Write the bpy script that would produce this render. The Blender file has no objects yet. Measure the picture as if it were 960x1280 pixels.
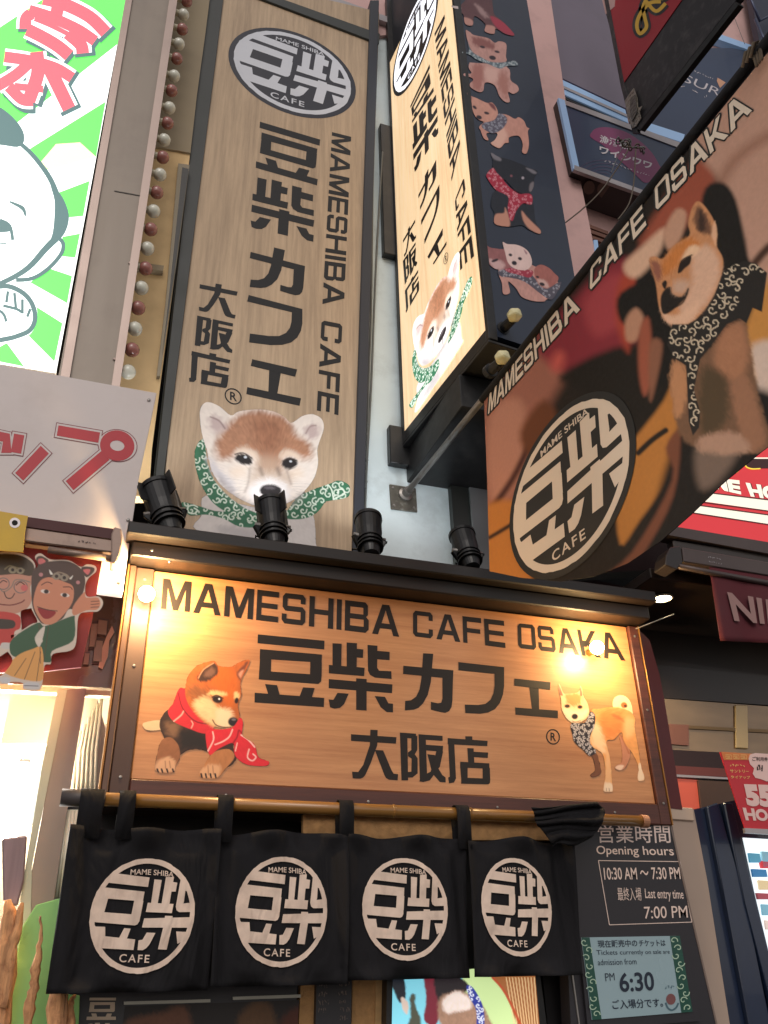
import bpy, bmesh, math, random
import numpy as np
from mathutils import Vector, Matrix

# ---------------------------------------------------------------- camera, world, light
SC = bpy.context.scene
COL = SC.collection
CAM_POS = np.array([0.0, -2.4, 1.6])
FOC = 1082.4                       # focal length in pixels of a 960 x 1280 frame
PITCH, YAW, ROLL = [math.radians(a) for a in (28.944, 19.983, -1.433)]
_f = np.array([math.sin(YAW) * math.cos(PITCH), math.cos(YAW) * math.cos(PITCH), math.sin(PITCH)])
_r0 = np.array([math.cos(YAW), -math.sin(YAW), 0.0])
_u0 = np.cross(_r0, _f)
_r = math.cos(ROLL) * _r0 + math.sin(ROLL) * _u0
_u = -math.sin(ROLL) * _r0 + math.cos(ROLL) * _u0
cam_data = bpy.data.cameras.new('camera')
cam_data.sensor_fit = 'VERTICAL'
cam_data.sensor_height = 36.0
cam_data.lens = FOC / 1280.0 * 36.0
cam_data.clip_start = 0.05
cam_data.clip_end = 300.0
cam = bpy.data.objects.new('camera', cam_data)
COL.objects.link(cam)
M = Matrix.Identity(4)
for i in range(3):
    M[i][0], M[i][1], M[i][2], M[i][3] = _r[i], _u[i], -_f[i], CAM_POS[i]
cam.matrix_world = M
SC.camera = cam

SUN_EL, SUN_AZ = math.radians(38), math.radians(200)
world = bpy.data.worlds.new('World')
SC.world = world
world.use_nodes = True
wn = world.node_tree.nodes
wl = world.node_tree.links
bg = wn['Background']
sky = wn.new('ShaderNodeTexSky')
sky.sky_type = 'NISHITA'
sky.sun_disc = False
sky.sun_elevation = SUN_EL
sky.sun_rotation = SUN_AZ
hs = wn.new('ShaderNodeHueSaturation')
hs.inputs['Saturation'].default_value = 0.22
wl.new(sky.outputs['Color'], hs.inputs['Color'])
tint = wn.new('ShaderNodeMix')
tint.data_type = 'RGBA'
tint.blend_type = 'MULTIPLY'
tint.inputs[0].default_value = 1.0
tint.inputs[7].default_value = (1.0, 0.93, 0.88, 1)
wl.new(hs.outputs['Color'], tint.inputs[6])
wl.new(tint.outputs[2], bg.inputs['Color'])
bg.inputs['Strength'].default_value = 0.10

sun_d = bpy.data.lights.new('street_glow', 'SUN')
sun_d.energy = 0.55
sun_d.angle = math.radians(25)
sun_d.color = (1.0, 0.93, 0.86)
sun = bpy.data.objects.new('street_glow', sun_d)
COL.objects.link(sun)
sd = Vector((-0.25, -math.cos(SUN_EL), math.sin(SUN_EL)))
sun.rotation_euler = sd.to_track_quat('Z', 'Y').to_euler()
sun.location = (0, -8, 8)
SC.view_settings.view_transform = 'Standard'
SC.view_settings.look = 'None'
SC.view_settings.exposure = 0.35
SC.view_settings.gamma = 1.0
SC.cycles.max_bounces = 6
SC.cycles.diffuse_bounces = 3
SC.cycles.glossy_bounces = 3

# ---------------------------------------------------------------- geometry helpers
def ray(x, y):
    return _f + (x - 480) / FOC * _r - (y - 640) / FOC * _u

class Plane:
    """a real plane of the place; hit() finds where the line of sight through a photo point meets it"""
    def __init__(s, p, n):
        s.p = np.array(p, float)
        s.n = np.array(n, float) / np.linalg.norm(n)
        if s.n @ (CAM_POS - s.p) < 0:
            s.n = -s.n
    def hit(s, x, y, lift=0.0):
        d = ray(x, y)
        t = ((s.p + s.n * lift - CAM_POS) @ s.n) / (d @ s.n)
        return CAM_POS + d * t
    def hits(s, P, lift=0.0):
        P = np.asarray(P, float)
        D = _f + (P[:, :1] - 480) / FOC * _r - (P[:, 1:2] - 640) / FOC * _u
        t = ((s.p + s.n * lift - CAM_POS) @ s.n) / (D @ s.n)
        return CAM_POS + D * t[:, None]

def PY(v): return Plane((0, v, 0), (0, -1, 0))
def PZ(v): return Plane((0, 0, v), (0, 0, 1))
def PX(v): return Plane((v, 0, 0), (1, 0, 0))
def proj(p):
    d = np.array(p, float) - CAM_POS
    z = d @ _f
    return 480 + FOC * (d @ _r) / z, 640 - FOC * (d @ _u) / z
def Z(x0, y0, s, pts): return [(x0 + a / s, y0 + b / s) for a, b in pts]

def mk(name, verts, faces, mat, parent=None, smooth=False, cols=None):
    me = bpy.data.meshes.new(name)
    me.from_pydata([tuple(map(float, v)) for v in verts], [], faces)
    if cols is not None:
        ca = me.color_attributes.new('Col', 'FLOAT_COLOR', 'POINT')
        c4 = np.ones((len(verts), 4), np.float32)
        c4[:, :3] = cols
        ca.data.foreach_set('color', c4.ravel())
    if smooth:
        me.polygons.foreach_set('use_smooth', [True] * len(me.polygons))
    me.materials.append(mat)
    me.update()
    o = bpy.data.objects.new(name, me)
    COL.objects.link(o)
    if parent is not None:
        o.parent = parent
        o.matrix_parent_inverse = parent_inv(parent)
    return o

def parent_inv(p):
    m = Matrix.Translation(p.location)
    q = p
    while q.parent is not None:
        q = q.parent
        m = Matrix.Translation(q.location) @ m if False else m
    return m.inverted()

def thing(name, label, cat, loc=(0, 0, 0), group=None):
    o = bpy.data.objects.new(name, None)
    o.empty_display_size = 0.1
    COL.objects.link(o)
    o.location = tuple(map(float, loc))
    return tag(o, label, cat, group)

def tag(o, label, cat, group=None):
    o['label'] = label
    o['category'] = cat
    if group:
        o['group'] = group
    return o

def struct(o):
    o['kind'] = 'structure'
    return o

def bm_obj(name, bm, mat, parent=None, smooth=False, bevel=0.0, seg=1):
    if bevel:
        bmesh.ops.bevel(bm, geom=list(bm.edges), offset=bevel, segments=seg, affect='EDGES', clamp_overlap=True)
    bmesh.ops.recalc_face_normals(bm, faces=bm.faces)
    me = bpy.data.meshes.new(name)
    bm.to_mesh(me)
    bm.free()
    me.materials.append(mat)
    if smooth:
        me.polygons.foreach_set('use_smooth', [True] * len(me.polygons))
    o = bpy.data.objects.new(name, me)
    COL.objects.link(o)
    if parent is not None:
        o.parent = parent
        o.matrix_parent_inverse = parent_inv(parent)
    return o

def box(name, x0, x1, y0, y1, z0, z1, mat, parent=None, bevel=0.003):
    bm = bmesh.new()
    bmesh.ops.create_cube(bm, size=1.0)
    for v in bm.verts:
        v.co = Vector(((x0 + x1) / 2 + v.co.x * (x1 - x0), (y0 + y1) / 2 + v.co.y * (y1 - y0), (z0 + z1) / 2 + v.co.z * (z1 - z0)))
    return bm_obj(name, bm, mat, parent, bevel=bevel)

def bar(name, p0, p1, w, h, mat, parent=None, up=(0, 0, 1), bevel=0.002):
    """box beam between two points"""
    p0, p1 = Vector(p0), Vector(p1)
    d = (p1 - p0)
    L = d.length
    q = d.normalized()
    a = q.cross(Vector(up)).normalized()
    b = a.cross(q)
    bm = bmesh.new()
    bmesh.ops.create_cube(bm, size=1.0)
    for v in bm.verts:
        v.co = (p0 + p1) / 2 + q * v.co.x * L + a * v.co.y * w + b * v.co.z * h
    return bm_obj(name, bm, mat, parent, bevel=bevel)

def slab(name, pts, pl, depth, mat, parent=None, lift=0.0, bevel=0.0):
    """an extruded flat piece: its front face on a plane, its depth going away from the street"""
    F = pl.hits(pts, lift)
    B = F - pl.n * depth
    bm = bmesh.new()
    vf = [bm.verts.new(v) for v in F]
    vb = [bm.verts.new(v) for v in B]
    n = len(vf)
    bm.faces.new(vf)
    bm.faces.new(vb[::-1])
    for i in range(n):
        bm.faces.new((vf[i], vb[i], vb[(i + 1) % n], vf[(i + 1) % n]))
    return bm_obj(name, bm, mat, parent, bevel=bevel)

def tube(name, pts, r, mat, parent=None, n=10, smooth=True, caps=True):
    pts = [Vector(p) for p in pts]
    rs = r if isinstance(r, (list, tuple)) else [r] * len(pts)
    verts, faces = [], []
    up = Vector((0.13, 0.31, 0.94)).normalized()
    for i, p in enumerate(pts):
        t = (pts[min(i + 1, len(pts) - 1)] - pts[max(i - 1, 0)]).normalized()
        a = t.cross(up)
        if a.length < 1e-3: a = t.cross(Vector((1, 0, 0)))
        a.normalize()
        b = t.cross(a)
        for k in range(n):
            th = 2 * math.pi * k / n
            verts.append(p + (a * math.cos(th) + b * math.sin(th)) * rs[i])
    for i in range(len(pts) - 1):
        for k in range(n):
            k2 = (k + 1) % n
            faces.append((i * n + k, i * n + k2, (i + 1) * n + k2, (i + 1) * n + k))
    if caps:
        faces.append(tuple(range(n))[::-1])
        faces.append(tuple(range((len(pts) - 1) * n, len(pts) * n)))
    return mk(name, verts, faces, mat, parent, smooth)

def lathe(name, prof, base, axis, mat, parent=None, n=20, smooth=True):
    """prof = (distance along axis, radius)"""
    base, axis = Vector(base), Vector(axis).normalized()
    a = axis.cross(Vector((0.13, 0.31, 0.94)))
    if a.length < 0.1: a = axis.cross(Vector((1, 0, 0)))
    a.normalize()
    b = axis.cross(a)
    V, F_ = [], []
    for d, r in prof:
        for k in range(n):
            th = 2 * math.pi * k / n
            V.append(base + axis * d + (a * math.cos(th) + b * math.sin(th)) * max(r, 1e-4))
    for i in range(len(prof) - 1):
        for k in range(n):
            k2 = (k + 1) % n
            F_.append((i * n + k, i * n + k2, (i + 1) * n + k2, (i + 1) * n + k))
    F_.append(tuple(range(n))[::-1])
    F_.append(tuple(range((len(prof) - 1) * n, len(prof) * n)))
    return mk(name, V, F_, mat, parent, False if not smooth else False)

def homog(src, dst):
    A = []
    bvec = []
    for (x, y), (X, Y) in zip(src, dst):
        A.append([x, y, 1, 0, 0, 0, -X * x, -X * y]); bvec.append(X)
        A.append([0, 0, 0, x, y, 1, -Y * x, -Y * y]); bvec.append(Y)
    h = np.linalg.lstsq(np.array(A, float), np.array(bvec, float), rcond=None)[0]
    return np.append(h, 1).reshape(3, 3)

def apply_h(H, P):
    P = np.asarray(P, float)
    Q = np.c_[P, np.ones(len(P))] @ H.T
    return Q[:, :2] / Q[:, 2:]

# ---------------------------------------------------------------- materials
def lin(c):
    c = np.asarray(c, float) / 255.0
    return np.where(c <= 0.04045, c / 12.92, ((c + 0.055) / 1.055) ** 2.4)

MATS = {}
def mat(name, rgb=(128, 128, 128), rough=0.6, metal=0.0, emit=0.0, noise=0.0, scale=8.0, stretch=(1, 1, 1), spec=0.5, bump=0.0,
        coat=0.0, vcol=False, alpha=1.0, trans=0.0, dirt=None, noise_detail=5.0):
    if name in MATS: return MATS[name]
    m = bpy.data.materials.new(name)
    m.use_nodes = True
    nt = m.node_tree
    N, L = nt.nodes, nt.links
    b = N['Principled BSDF']
    c = tuple(lin(rgb)) + (1,)
    b.inputs['Base Color'].default_value = c
    b.inputs['Roughness'].default_value = rough
    b.inputs['Metallic'].default_value = metal
    b.inputs['Specular IOR Level'].default_value = spec
    b.inputs['Coat Weight'].default_value = coat
    b.inputs['Alpha'].default_value = alpha
    b.inputs['Transmission Weight'].default_value = trans
    src = None
    if vcol:
        a = N.new('ShaderNodeVertexColor'); a.layer_name = 'Col'
        src = a.outputs['Color']
    tc = N.new('ShaderNodeTexCoord')
    mp = N.new('ShaderNodeMapping')
    mp.inputs['Scale'].default_value = stretch
    L.new(tc.outputs['Object'], mp.inputs['Vector'])
    if noise or bump:
        nz = N.new('ShaderNodeTexNoise')
        nz.inputs['Scale'].default_value = scale
        nz.inputs['Detail'].default_value = noise_detail
        L.new(mp.outputs['Vector'], nz.inputs['Vector'])
    if noise:
        mr = N.new('ShaderNodeMapRange')
        mr.inputs['From Min'].default_value = 0.3
        mr.inputs['From Max'].default_value = 0.7
        mr.inputs['To Min'].default_value = 1 - noise
        mr.inputs['To Max'].default_value = 1 + noise * 0.6
        L.new(nz.outputs['Fac'], mr.inputs['Value'])
        mx = N.new('ShaderNodeMix'); mx.data_type = 'RGBA'; mx.blend_type = 'MULTIPLY'
        mx.inputs[0].default_value = 1.0
        mx.inputs[6].default_value = c
        if src: L.new(src, mx.inputs[6])
        L.new(mr.outputs['Result'], mx.inputs[7])
        src = mx.outputs[2]
        rr = N.new('ShaderNodeMapRange')
        rr.inputs['To Min'].default_value = max(0.02, rough - 0.12)
        rr.inputs['To Max'].default_value = min(1, rough + 0.15)
        L.new(nz.outputs['Fac'], rr.inputs['Value'])
        L.new(rr.outputs['Result'], b.inputs['Roughness'])
    if dirt:
        n2 = N.new('ShaderNodeTexNoise')
        n2.inputs['Scale'].default_value = dirt[1]
        n2.inputs['Detail'].default_value = 8
        n2.inputs['Roughness'].default_value = 0.65
        L.new(tc.outputs['Object'], n2.inputs['Vector'])
        r2 = N.new('ShaderNodeMapRange')
        r2.inputs['From Min'].default_value = 0.5
        r2.inputs['From Max'].default_value = 0.72
        r2.inputs['To Max'].default_value = dirt[2]
        L.new(n2.outputs['Fac'], r2.inputs['Value'])
        m2 = N.new('ShaderNodeMix'); m2.data_type = 'RGBA'
        m2.inputs[6].default_value = c
        if src: L.new(src, m2.inputs[6])
        m2.inputs[7].default_value = tuple(lin(dirt[0])) + (1,)
        L.new(r2.outputs['Result'], m2.inputs[0])
        src = m2.outputs[2]
    if src:
        L.new(src, b.inputs['Base Color'])
    if emit:
        b.inputs['Emission Strength'].default_value = emit
        if src: L.new(src, b.inputs['Emission Color'])
        else: b.inputs['Emission Color'].default_value = c
    if bump:
        bp = N.new('ShaderNodeBump')
        bp.inputs['Strength'].default_value = bump
        bp.inputs['Distance'].default_value = 0.01
        L.new(nz.outputs['Fac'], bp.inputs['Height'])
        L.new(bp.outputs['Normal'], b.inputs['Normal'])
    MATS[name] = m
    return m

def crease(m, scale=6.0, strength=0.9, dist=0.05, weave=420.0):
    """folds and weave of a cloth, the same for the cloth and for what is printed on it"""
    N, L = m.node_tree.nodes, m.node_tree.links
    b = N['Principled BSDF']
    tc = N.new('ShaderNodeTexCoord')
    mp = N.new('ShaderNodeMapping'); mp.inputs['Scale'].default_value = (1.6, 1, .5)
    L.new(tc.outputs['Object'], mp.inputs['Vector'])
    n1 = N.new('ShaderNodeTexNoise'); n1.inputs['Scale'].default_value = scale; n1.inputs['Detail'].default_value = 3; n1.inputs['Distortion'].default_value = .8
    L.new(mp.outputs['Vector'], n1.inputs['Vector'])
    n2 = N.new('ShaderNodeTexNoise'); n2.inputs['Scale'].default_value = weave; n2.inputs['Detail'].default_value = 1
    L.new(tc.outputs['Object'], n2.inputs['Vector'])
    b1 = N.new('ShaderNodeBump'); b1.inputs['Strength'].default_value = strength; b1.inputs['Distance'].default_value = dist
    b2 = N.new('ShaderNodeBump'); b2.inputs['Strength'].default_value = .25; b2.inputs['Distance'].default_value = .001
    L.new(n1.outputs['Fac'], b1.inputs['Height']); L.new(n2.outputs['Fac'], b2.inputs['Height'])
    L.new(b1.outputs['Normal'], b2.inputs['Normal']); L.new(b2.outputs['Normal'], b.inputs['Normal'])

def wood(name, light, dark, axis='x', rough=0.5, emit=0.0, scale=1.0, coat=0.0):
    """printed or real timber: long fine grain along one axis with broad tone bands"""
    m = bpy.data.materials.new(name); m.use_nodes = True
    N, L = m.node_tree.nodes, m.node_tree.links
    b = N['Principled BSDF']
    tc = N.new('ShaderNodeTexCoord')
    def nz(s, st, det=6, ro=.6):
        mp = N.new('ShaderNodeMapping')
        mp.inputs['Scale'].default_value = st
        L.new(tc.outputs['Object'], mp.inputs['Vector'])
        n = N.new('ShaderNodeTexNoise')
        n.inputs['Scale'].default_value = s * scale
        n.inputs['Detail'].default_value = det
        n.inputs['Roughness'].default_value = ro
        L.new(mp.outputs['Vector'], n.inputs['Vector'])
        return n.outputs['Fac']
    if axis == 'x': f, g, k = (0.6, 10, 14), (0.25, 3, 3.5), (2, 30, 42)
    else: f, g, k = (14, 14, 0.6), (3.5, 3.5, 0.25), (42, 42, 2)
    a, c, e = nz(5, f), nz(3, g, 3), nz(12, k, 3)
    m1 = N.new('ShaderNodeMath'); m1.operation = 'MULTIPLY_ADD'
    L.new(a, m1.inputs[0]); m1.inputs[1].default_value = 0.5; 
    m0 = N.new('ShaderNodeMath'); m0.operation = 'MULTIPLY'; L.new(c, m0.inputs[0]); m0.inputs[1].default_value = 0.32
    L.new(m0.outputs[0], m1.inputs[2])
    m2 = N.new('ShaderNodeMath'); m2.operation = 'MULTIPLY_ADD'
    L.new(e, m2.inputs[0]); m2.inputs[1].default_value = 0.18
    L.new(m1.outputs[0], m2.inputs[2])
    cr = N.new('ShaderNodeValToRGB')
    cr.color_ramp.elements[0].position = 0.36
    cr.color_ramp.elements[0].color = tuple(lin(dark)) + (1,)
    cr.color_ramp.elements[1].position = 0.62
    cr.color_ramp.elements[1].color = tuple(lin(light)) + (1,)
    L.new(m2.outputs[0], cr.inputs['Fac'])
    L.new(cr.outputs['Color'], b.inputs['Base Color'])
    b.inputs['Roughness'].default_value = rough
    b.inputs['Coat Weight'].default_value = coat
    b.inputs['Coat Roughness'].default_value = 0.15
    if emit:
        L.new(cr.outputs['Color'], b.inputs['Emission Color'])
        b.inputs['Emission Strength'].default_value = emit
    MATS[name] = m
    return m

# ---------------------------------------------------------------- painted prints (photographs printed on the signs)
def spline(pts, n=6, closed=True):
    P = np.asarray(pts, float)
    N_ = len(P)
    out = []
    rng = range(N_) if closed else range(N_ - 1)
    for i in rng:
        if closed: p0, p1, p2, p3 = P[i - 1], P[i], P[(i + 1) % N_], P[(i + 2) % N_]
        else: p0, p1, p2, p3 = P[max(i - 1, 0)], P[i], P[i + 1], P[min(i + 2, N_ - 1)]
        for k in range(n):
            t = k / n
            out.append(0.5 * ((2 * p1) + (-p0 + p2) * t + (2 * p0 - 5 * p1 + 4 * p2 - p3) * t * t + (-p0 + 3 * p1 - 3 * p2 + p3) * t ** 3))
    if not closed: out.append(P[-1])
    return np.array(out)

def seg_dist(P, A, B):
    d2 = np.full(len(P), 1e18)
    for a, b in zip(A, B):
        ab = b - a
        L2 = max(ab @ ab, 1e-12)
        t = np.clip(((P - a) @ ab) / L2, 0, 1)
        q = P - a - t[:, None] * ab
        d2 = np.minimum(d2, (q * q).sum(1))
    return np.sqrt(d2)

def sdf_poly(P, V):
    d = seg_dist(P, V, np.roll(V, -1, 0))
    ins = np.zeros(len(P), bool)
    x, y = P[:, 0], P[:, 1]
    for a, b in zip(V, np.roll(V, -1, 0)):
        if a[1] == b[1]: continue
        c = ((a[1] > y) != (b[1] > y)) & (x < (b[0] - a[0]) * (y - a[1]) / (b[1] - a[1]) + a[0])
        ins ^= c
    return np.where(ins, -d, d)

def noise2(P, scale, seed=0):
    Q = P / scale
    i = np.floor(Q).astype(int)
    f = Q - i
    f = f * f * (3 - 2 * f)
    def h(a, b):
        v = np.sin(a * 127.1 + b * 311.7 + seed * 74.7) * 43758.5453
        return v - np.floor(v)
    return ((h(i[:, 0], i[:, 1]) * (1 - f[:, 0]) + h(i[:, 0] + 1, i[:, 1]) * f[:, 0]) * (1 - f[:, 1]) +
            (h(i[:, 0], i[:, 1] + 1) * (1 - f[:, 0]) + h(i[:, 0] + 1, i[:, 1] + 1) * f[:, 0]) * f[:, 1])

def ell(cx, cy, rx, ry, ang=0, n=14):
    a = math.radians(ang)
    return [(cx + rx * math.cos(t) * math.cos(a) - ry * math.sin(t) * math.sin(a), cy + rx * math.cos(t) * math.sin(a) + ry * math.sin(t) * math.cos(a))
            for t in [2 * math.pi * k / n for k in range(n)]]

def hair(P, c, R):
    """fine strands running outward from a point, as fur lies on a face or a flank"""
    d = P - c
    r = np.hypot(d[:, 0], d[:, 1]) + 1e-6
    wob = noise2(P, 9.0, 2) * 2.2
    th = np.arctan2(d[:, 1], d[:, 0]) * max(R, 8) / 1.0
    h1 = noise2(np.c_[th + wob, r / 4.5], 1.0, 3)
    h2 = noise2(np.c_[th * .45 + wob, r / 8.0], 1.0, 6)
    return 0.5 * h1 + 0.3 * h2 + 0.3 * noise2(P, 6.0, 8) - 0.55

class Art:
    """layers in zoomed coordinates: F fill, S stroke; solid layers make the silhouette"""
    def __init__(s, x0=0, y0=0, sc=1.0):
        s.o = np.array([x0, y0], float); s.s = sc; s.L = []; s.hc = None; s.hr = 30.0; s.rough = 1.0
    def F(s, pts, col, soft=0, solid=False, smooth=True, op=1.0, fur=0.0, clip=None):
        V = np.asarray(pts, float) / s.s + s.o
        V = spline(V, 4) if smooth else V
        C = None if clip is None else spline(np.asarray(clip, float) / s.s + s.o, 4)
        s.L.append(('F', V, lin(col), max(soft / s.s, 0.45), solid, op, fur, C))
        return s
    def flow(s, x, y, R):
        s.hc = np.array([x, y], float) / s.s + s.o; s.hr = R / s.s
        return s
    def B(s, pts, col, fur=0.04, smooth=True): return s.F(pts, col, 0, True, smooth, 1.0, fur)
    def E(s, cx, cy, rx, ry, col, ang=0, soft=0, op=1.0, solid=False): return s.F(ell(cx, cy, rx, ry, ang), col, soft, solid, True, op)
    def S(s, pts, w, col, soft=0, op=1.0, clip=None, smooth=True):
        V = np.asarray(pts, float) / s.s + s.o
        if smooth and len(V) > 2: V = spline(V, 4, False)
        C = None if clip is None else spline(np.asarray(clip, float) / s.s + s.o, 4)
        s.L.append(('S', V, lin(col), max(soft / s.s, 0.4), False, op, w / s.s / 2, C))
        return s
    def swirls(s, clip, col, r, w, n, seed=1, op=0.9):
        """arabesque curls scattered inside a cloth"""
        rnd = random.Random(seed)
        C = np.asarray(clip, float)
        lo, hi = C.min(0), C.max(0)
        V = spline(C, 4)
        k = 0; tries = 0; got = []
        while k < n and tries < n * 40:
            tries += 1
            p = np.array([rnd.uniform(lo[0], hi[0]), rnd.uniform(lo[1], hi[1])])
            if sdf_poly(p[None], V)[0] > -r * 0.3: continue
            if any(np.hypot(*(p - q)) < r * 1.7 for q in got): continue
            got.append(p); k += 1
            a0 = rnd.uniform(0, 6.28); sgn = rnd.choice((-1, 1))
            sp = [(p[0] + r * (0.15 + t * 0.2) * math.cos(a0 + sgn * t * 1.15), p[1] + r * (0.15 + t * 0.2) * math.sin(a0 + sgn * t * 1.15)) for t in np.linspace(0, 5, 8)]
            s.S(sp, w, col, 0, op, clip, smooth=False)
        return s
    def dist(s, P):
        d = np.full(len(P), 1e9)
        for l in s.L:
            if l[0] == 'F' and l[4]:
                e = sdf_poly(P, l[1])
                if l[6] > .03 and s.hc is not None: e = e + hair(P, s.hc, s.hr) * 1.5
                d = np.minimum(d, e)
        return d
    def paint(s, P, base=(0.2, 0.2, 0.2), base_fn=None):
        C = np.tile(np.asarray(base, float), (len(P), 1))
        if base_fn is not None: C = base_fn(P)
        fur = 0.45 * noise2(P @ np.array([[1.0, 0.3], [-0.3, 0.45]]), 1.5, 3) + 0.35 * noise2(P @ np.array([[0.9, -0.5], [0.4, 0.4]]), 2.6, 5) + 0.3 * noise2(P, 7.0, 8) - 0.55
        for k, V, col, soft, solid, op, q, clip in s.L:
            lo, hi = V.min(0) - soft * 2 - 4, V.max(0) + soft * 2 + 4
            w = np.where(((P > lo) & (P < hi)).all(1))[0]
            if not len(w): continue
            Pw = P[w]
            if k == 'F':
                d = sdf_poly(Pw, V)
                if s.hc is not None: fw = hair(Pw, s.hc, s.hr)
                else: fw = fur[w]
                if soft > 1.4 and not solid: d = d + fw * min(soft * 1.5, 7.0) * s.rough
            else:
                d = seg_dist(Pw, V[:-1], V[1:]) - q
            a = np.clip(0.5 - d / (2 * soft), 0, 1)
            a = a * a * (3 - 2 * a) * op
            if clip is not None:
                a = a * np.clip(0.5 - sdf_poly(Pw, clip), 0, 1)
            cc = np.tile(col, (len(w), 1))
            if k == 'F' and q: cc = cc * (1 + q * 3.4 * fw[:, None])
            C[w] = C[w] * (1 - a[:, None]) + cc * a[:, None]
        return np.clip(C, 0, 1)

def print_mesh(name, art, to_world, step, material, parent, outline=None, base=(0, 0, 0), base_fn=None, gain=1.0, after=None):
    """a sheet of small faces cut to the silhouette, one printed colour per vertex"""
    if outline is not None:
        O = np.asarray(outline, float)
        dist = lambda P: sdf_poly(P, O)
        lo, hi = O.min(0), O.max(0)
    else:
        dist = art.dist
        vs = np.concatenate([l[1] for l in art.L if l[4]])
        lo, hi = vs.min(0), vs.max(0)
    lo = lo - step * 2; hi = hi + step * 2
    nx, ny = [int(v) + 1 for v in (hi - lo) / step]
    gx, gy = np.meshgrid(lo[0] + np.arange(nx) * step, lo[1] + np.arange(ny) * step)
    P = np.c_[gx.ravel(), gy.ravel()]
    d = dist(P)
    D = d.reshape(ny, nx)
    ins = D < 0
    cell = (ins[:-1, :-1] | ins[1:, :-1] | ins[:-1, 1:] | ins[1:, 1:])
    jj, ii = np.where(cell)
    q = np.c_[jj * nx + ii, jj * nx + ii + 1, (jj + 1) * nx + ii + 1, (jj + 1) * nx + ii]
    used = np.unique(q)
    out = used[d[used] > 0]
    for _ in range(2):
        e = 0.2
        d0 = dist(P[out])
        g = np.c_[(dist(P[out] + [e, 0]) - d0) / e, (dist(P[out] + [0, e]) - d0) / e]
        P[out] -= g * np.maximum(d0, 0)[:, None]
    idx = np.full(len(P), -1); idx[used] = np.arange(len(used))
    PU = P[used]
    cols = art.paint(PU, base, base_fn)
    if after is not None: cols = after.paint(PU, base, lambda _: cols.copy())
    cols = np.clip(cols * gain, 0, 1)
    return mk(name, to_world(PU), idx[q].tolist(), material, parent, True, cols)

# ---------------------------------------------------------------- lettering
_tc = {}
def text2d(s, bold=0.0, sep=1.0):
    """glyph outlines of a string, scaled to a unit square (v down)"""
    key = (s, bold, sep)
    if key in _tc: return _tc[key]
    cu = bpy.data.curves.new('txt', 'FONT')
    cu.body = s
    cu.size = 1.0
    cu.offset = bold
    cu.space_character = sep
    cu.resolution_u = 4
    ob = bpy.data.objects.new('txt', cu)
    COL.objects.link(ob)
    dg = bpy.context.evaluated_depsgraph_get()
    me = bpy.data.meshes.new_from_object(ob.evaluated_get(dg))
    V = np.array([v.co[:2] for v in me.vertices], float)
    Fc = [tuple(p.vertices) for p in me.polygons]
    bpy.data.objects.remove(ob)
    bpy.data.curves.remove(cu)
    bpy.data.meshes.remove(me)
    lo, hi = V.min(0), V.max(0)
    V = (V - lo) / np.maximum(hi - lo, 1e-6)
    V[:, 1] = 1 - V[:, 1]
    _tc[key] = (V, Fc)
    return _tc[key]

def _caps():
    r = lambda x0, y0, x1, y1: [(x0, y0), (x1, y0), (x1, y1), (x0, y1)]
    t, h = .22, .19
    L = {}
    L['M'] = (1.18, [[(0, 1), (0, 0), (.25, 0), (.5, .66), (.75, 0), (1, 0), (1, 1), (.81, 1), (.81, .3), (.59, 1), (.41, 1), (.19, .3), (.19, 1)]])
    L['A'] = (1.12, [[(0, 1), (.37, 0), (.63, 0), (1, 1), (.78, 1), (.71, .79), (.29, .79), (.22, 1)], None])
    L['A'] = (1.12, [[(0, 1), (.37, 0), (.5, 0), (.5, .19), (.22, 1)], [(.5, .19), (.5, 0), (.63, 0), (1, 1), (.78, 1)], [(.30, .62), (.70, .62), (.76, .79), (.24, .79)]])
    L['E'] = (.9, [r(0, 0, .22, 1), r(.22, 0, 1, h), r(.22, .41, .95, .58), r(.22, 1 - h, 1, 1)])
    L['S'] = (1.0, [[(.03, .12), (.13, 0), (.85, 0), (.97, .12), (.97, .31), (.77, .31), (.77, .17), (.23, .17), (.23, .41), (.85, .41), (.98, .53), (.98, .88), (.86, 1), (.13, 1), (.01, .88), (.01, .68), (.21, .68), (.21, .83), (.78, .83), (.78, .58), (.15, .58), (.03, .46)]])
    L['H'] = (1.0, [r(0, 0, t, 1), r(1 - t, 0, 1, 1), r(t, .41, 1 - t, .58)])
    L['I'] = (.21, [r(0, 0, 1, 1)])
    L['B'] = (1.0, [r(0, 0, t, 1), r(t, 0, .84, h), r(t, .41, .86, .58), r(t, 1 - h, .86, 1), [(.76, h), (.84, 0), (.95, .1), (.95, .42), (.86, .5), (.76, .41)], [(.78, .58), (.86, .46), (.99, .58), (.99, .88), (.86, 1), (.78, .83)]])
    L['C'] = (1.0, [[(.97, .33), (.77, .33), (.77, .17), (.22, .17), (.22, .83), (.77, .83), (.77, .66), (.97, .66), (.97, .88), (.85, 1), (.13, 1), (.01, .88), (.01, .12), (.13, 0), (.85, 0), (.97, .12)]])
    L['F'] = (.86, [r(0, 0, .23, 1), r(.23, 0, 1, h), r(.23, .43, .93, .6)])
    L['O'] = (1.04, [[(.0, .12), (.13, 0), (.21, .17), (.2, .83), (.13, 1), (0, .88)], [(1, .12), (.87, 0), (.79, .17), (.8, .83), (.87, 1), (1, .88)], [(.13, 0), (.87, 0), (.79, .17), (.21, .17)], [(.13, 1), (.2, .83), (.8, .83), (.87, 1)]])
    L['K'] = (1.04, [r(0, 0, .2, 1), [(.2, .66), (.2, .42), (.36, .42), (.74, 0), (1, 0), (.56, .47), (1, 1), (.75, 1), (.41, .6), (.34, .66)]])
    return L
CAPS = _caps()

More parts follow.
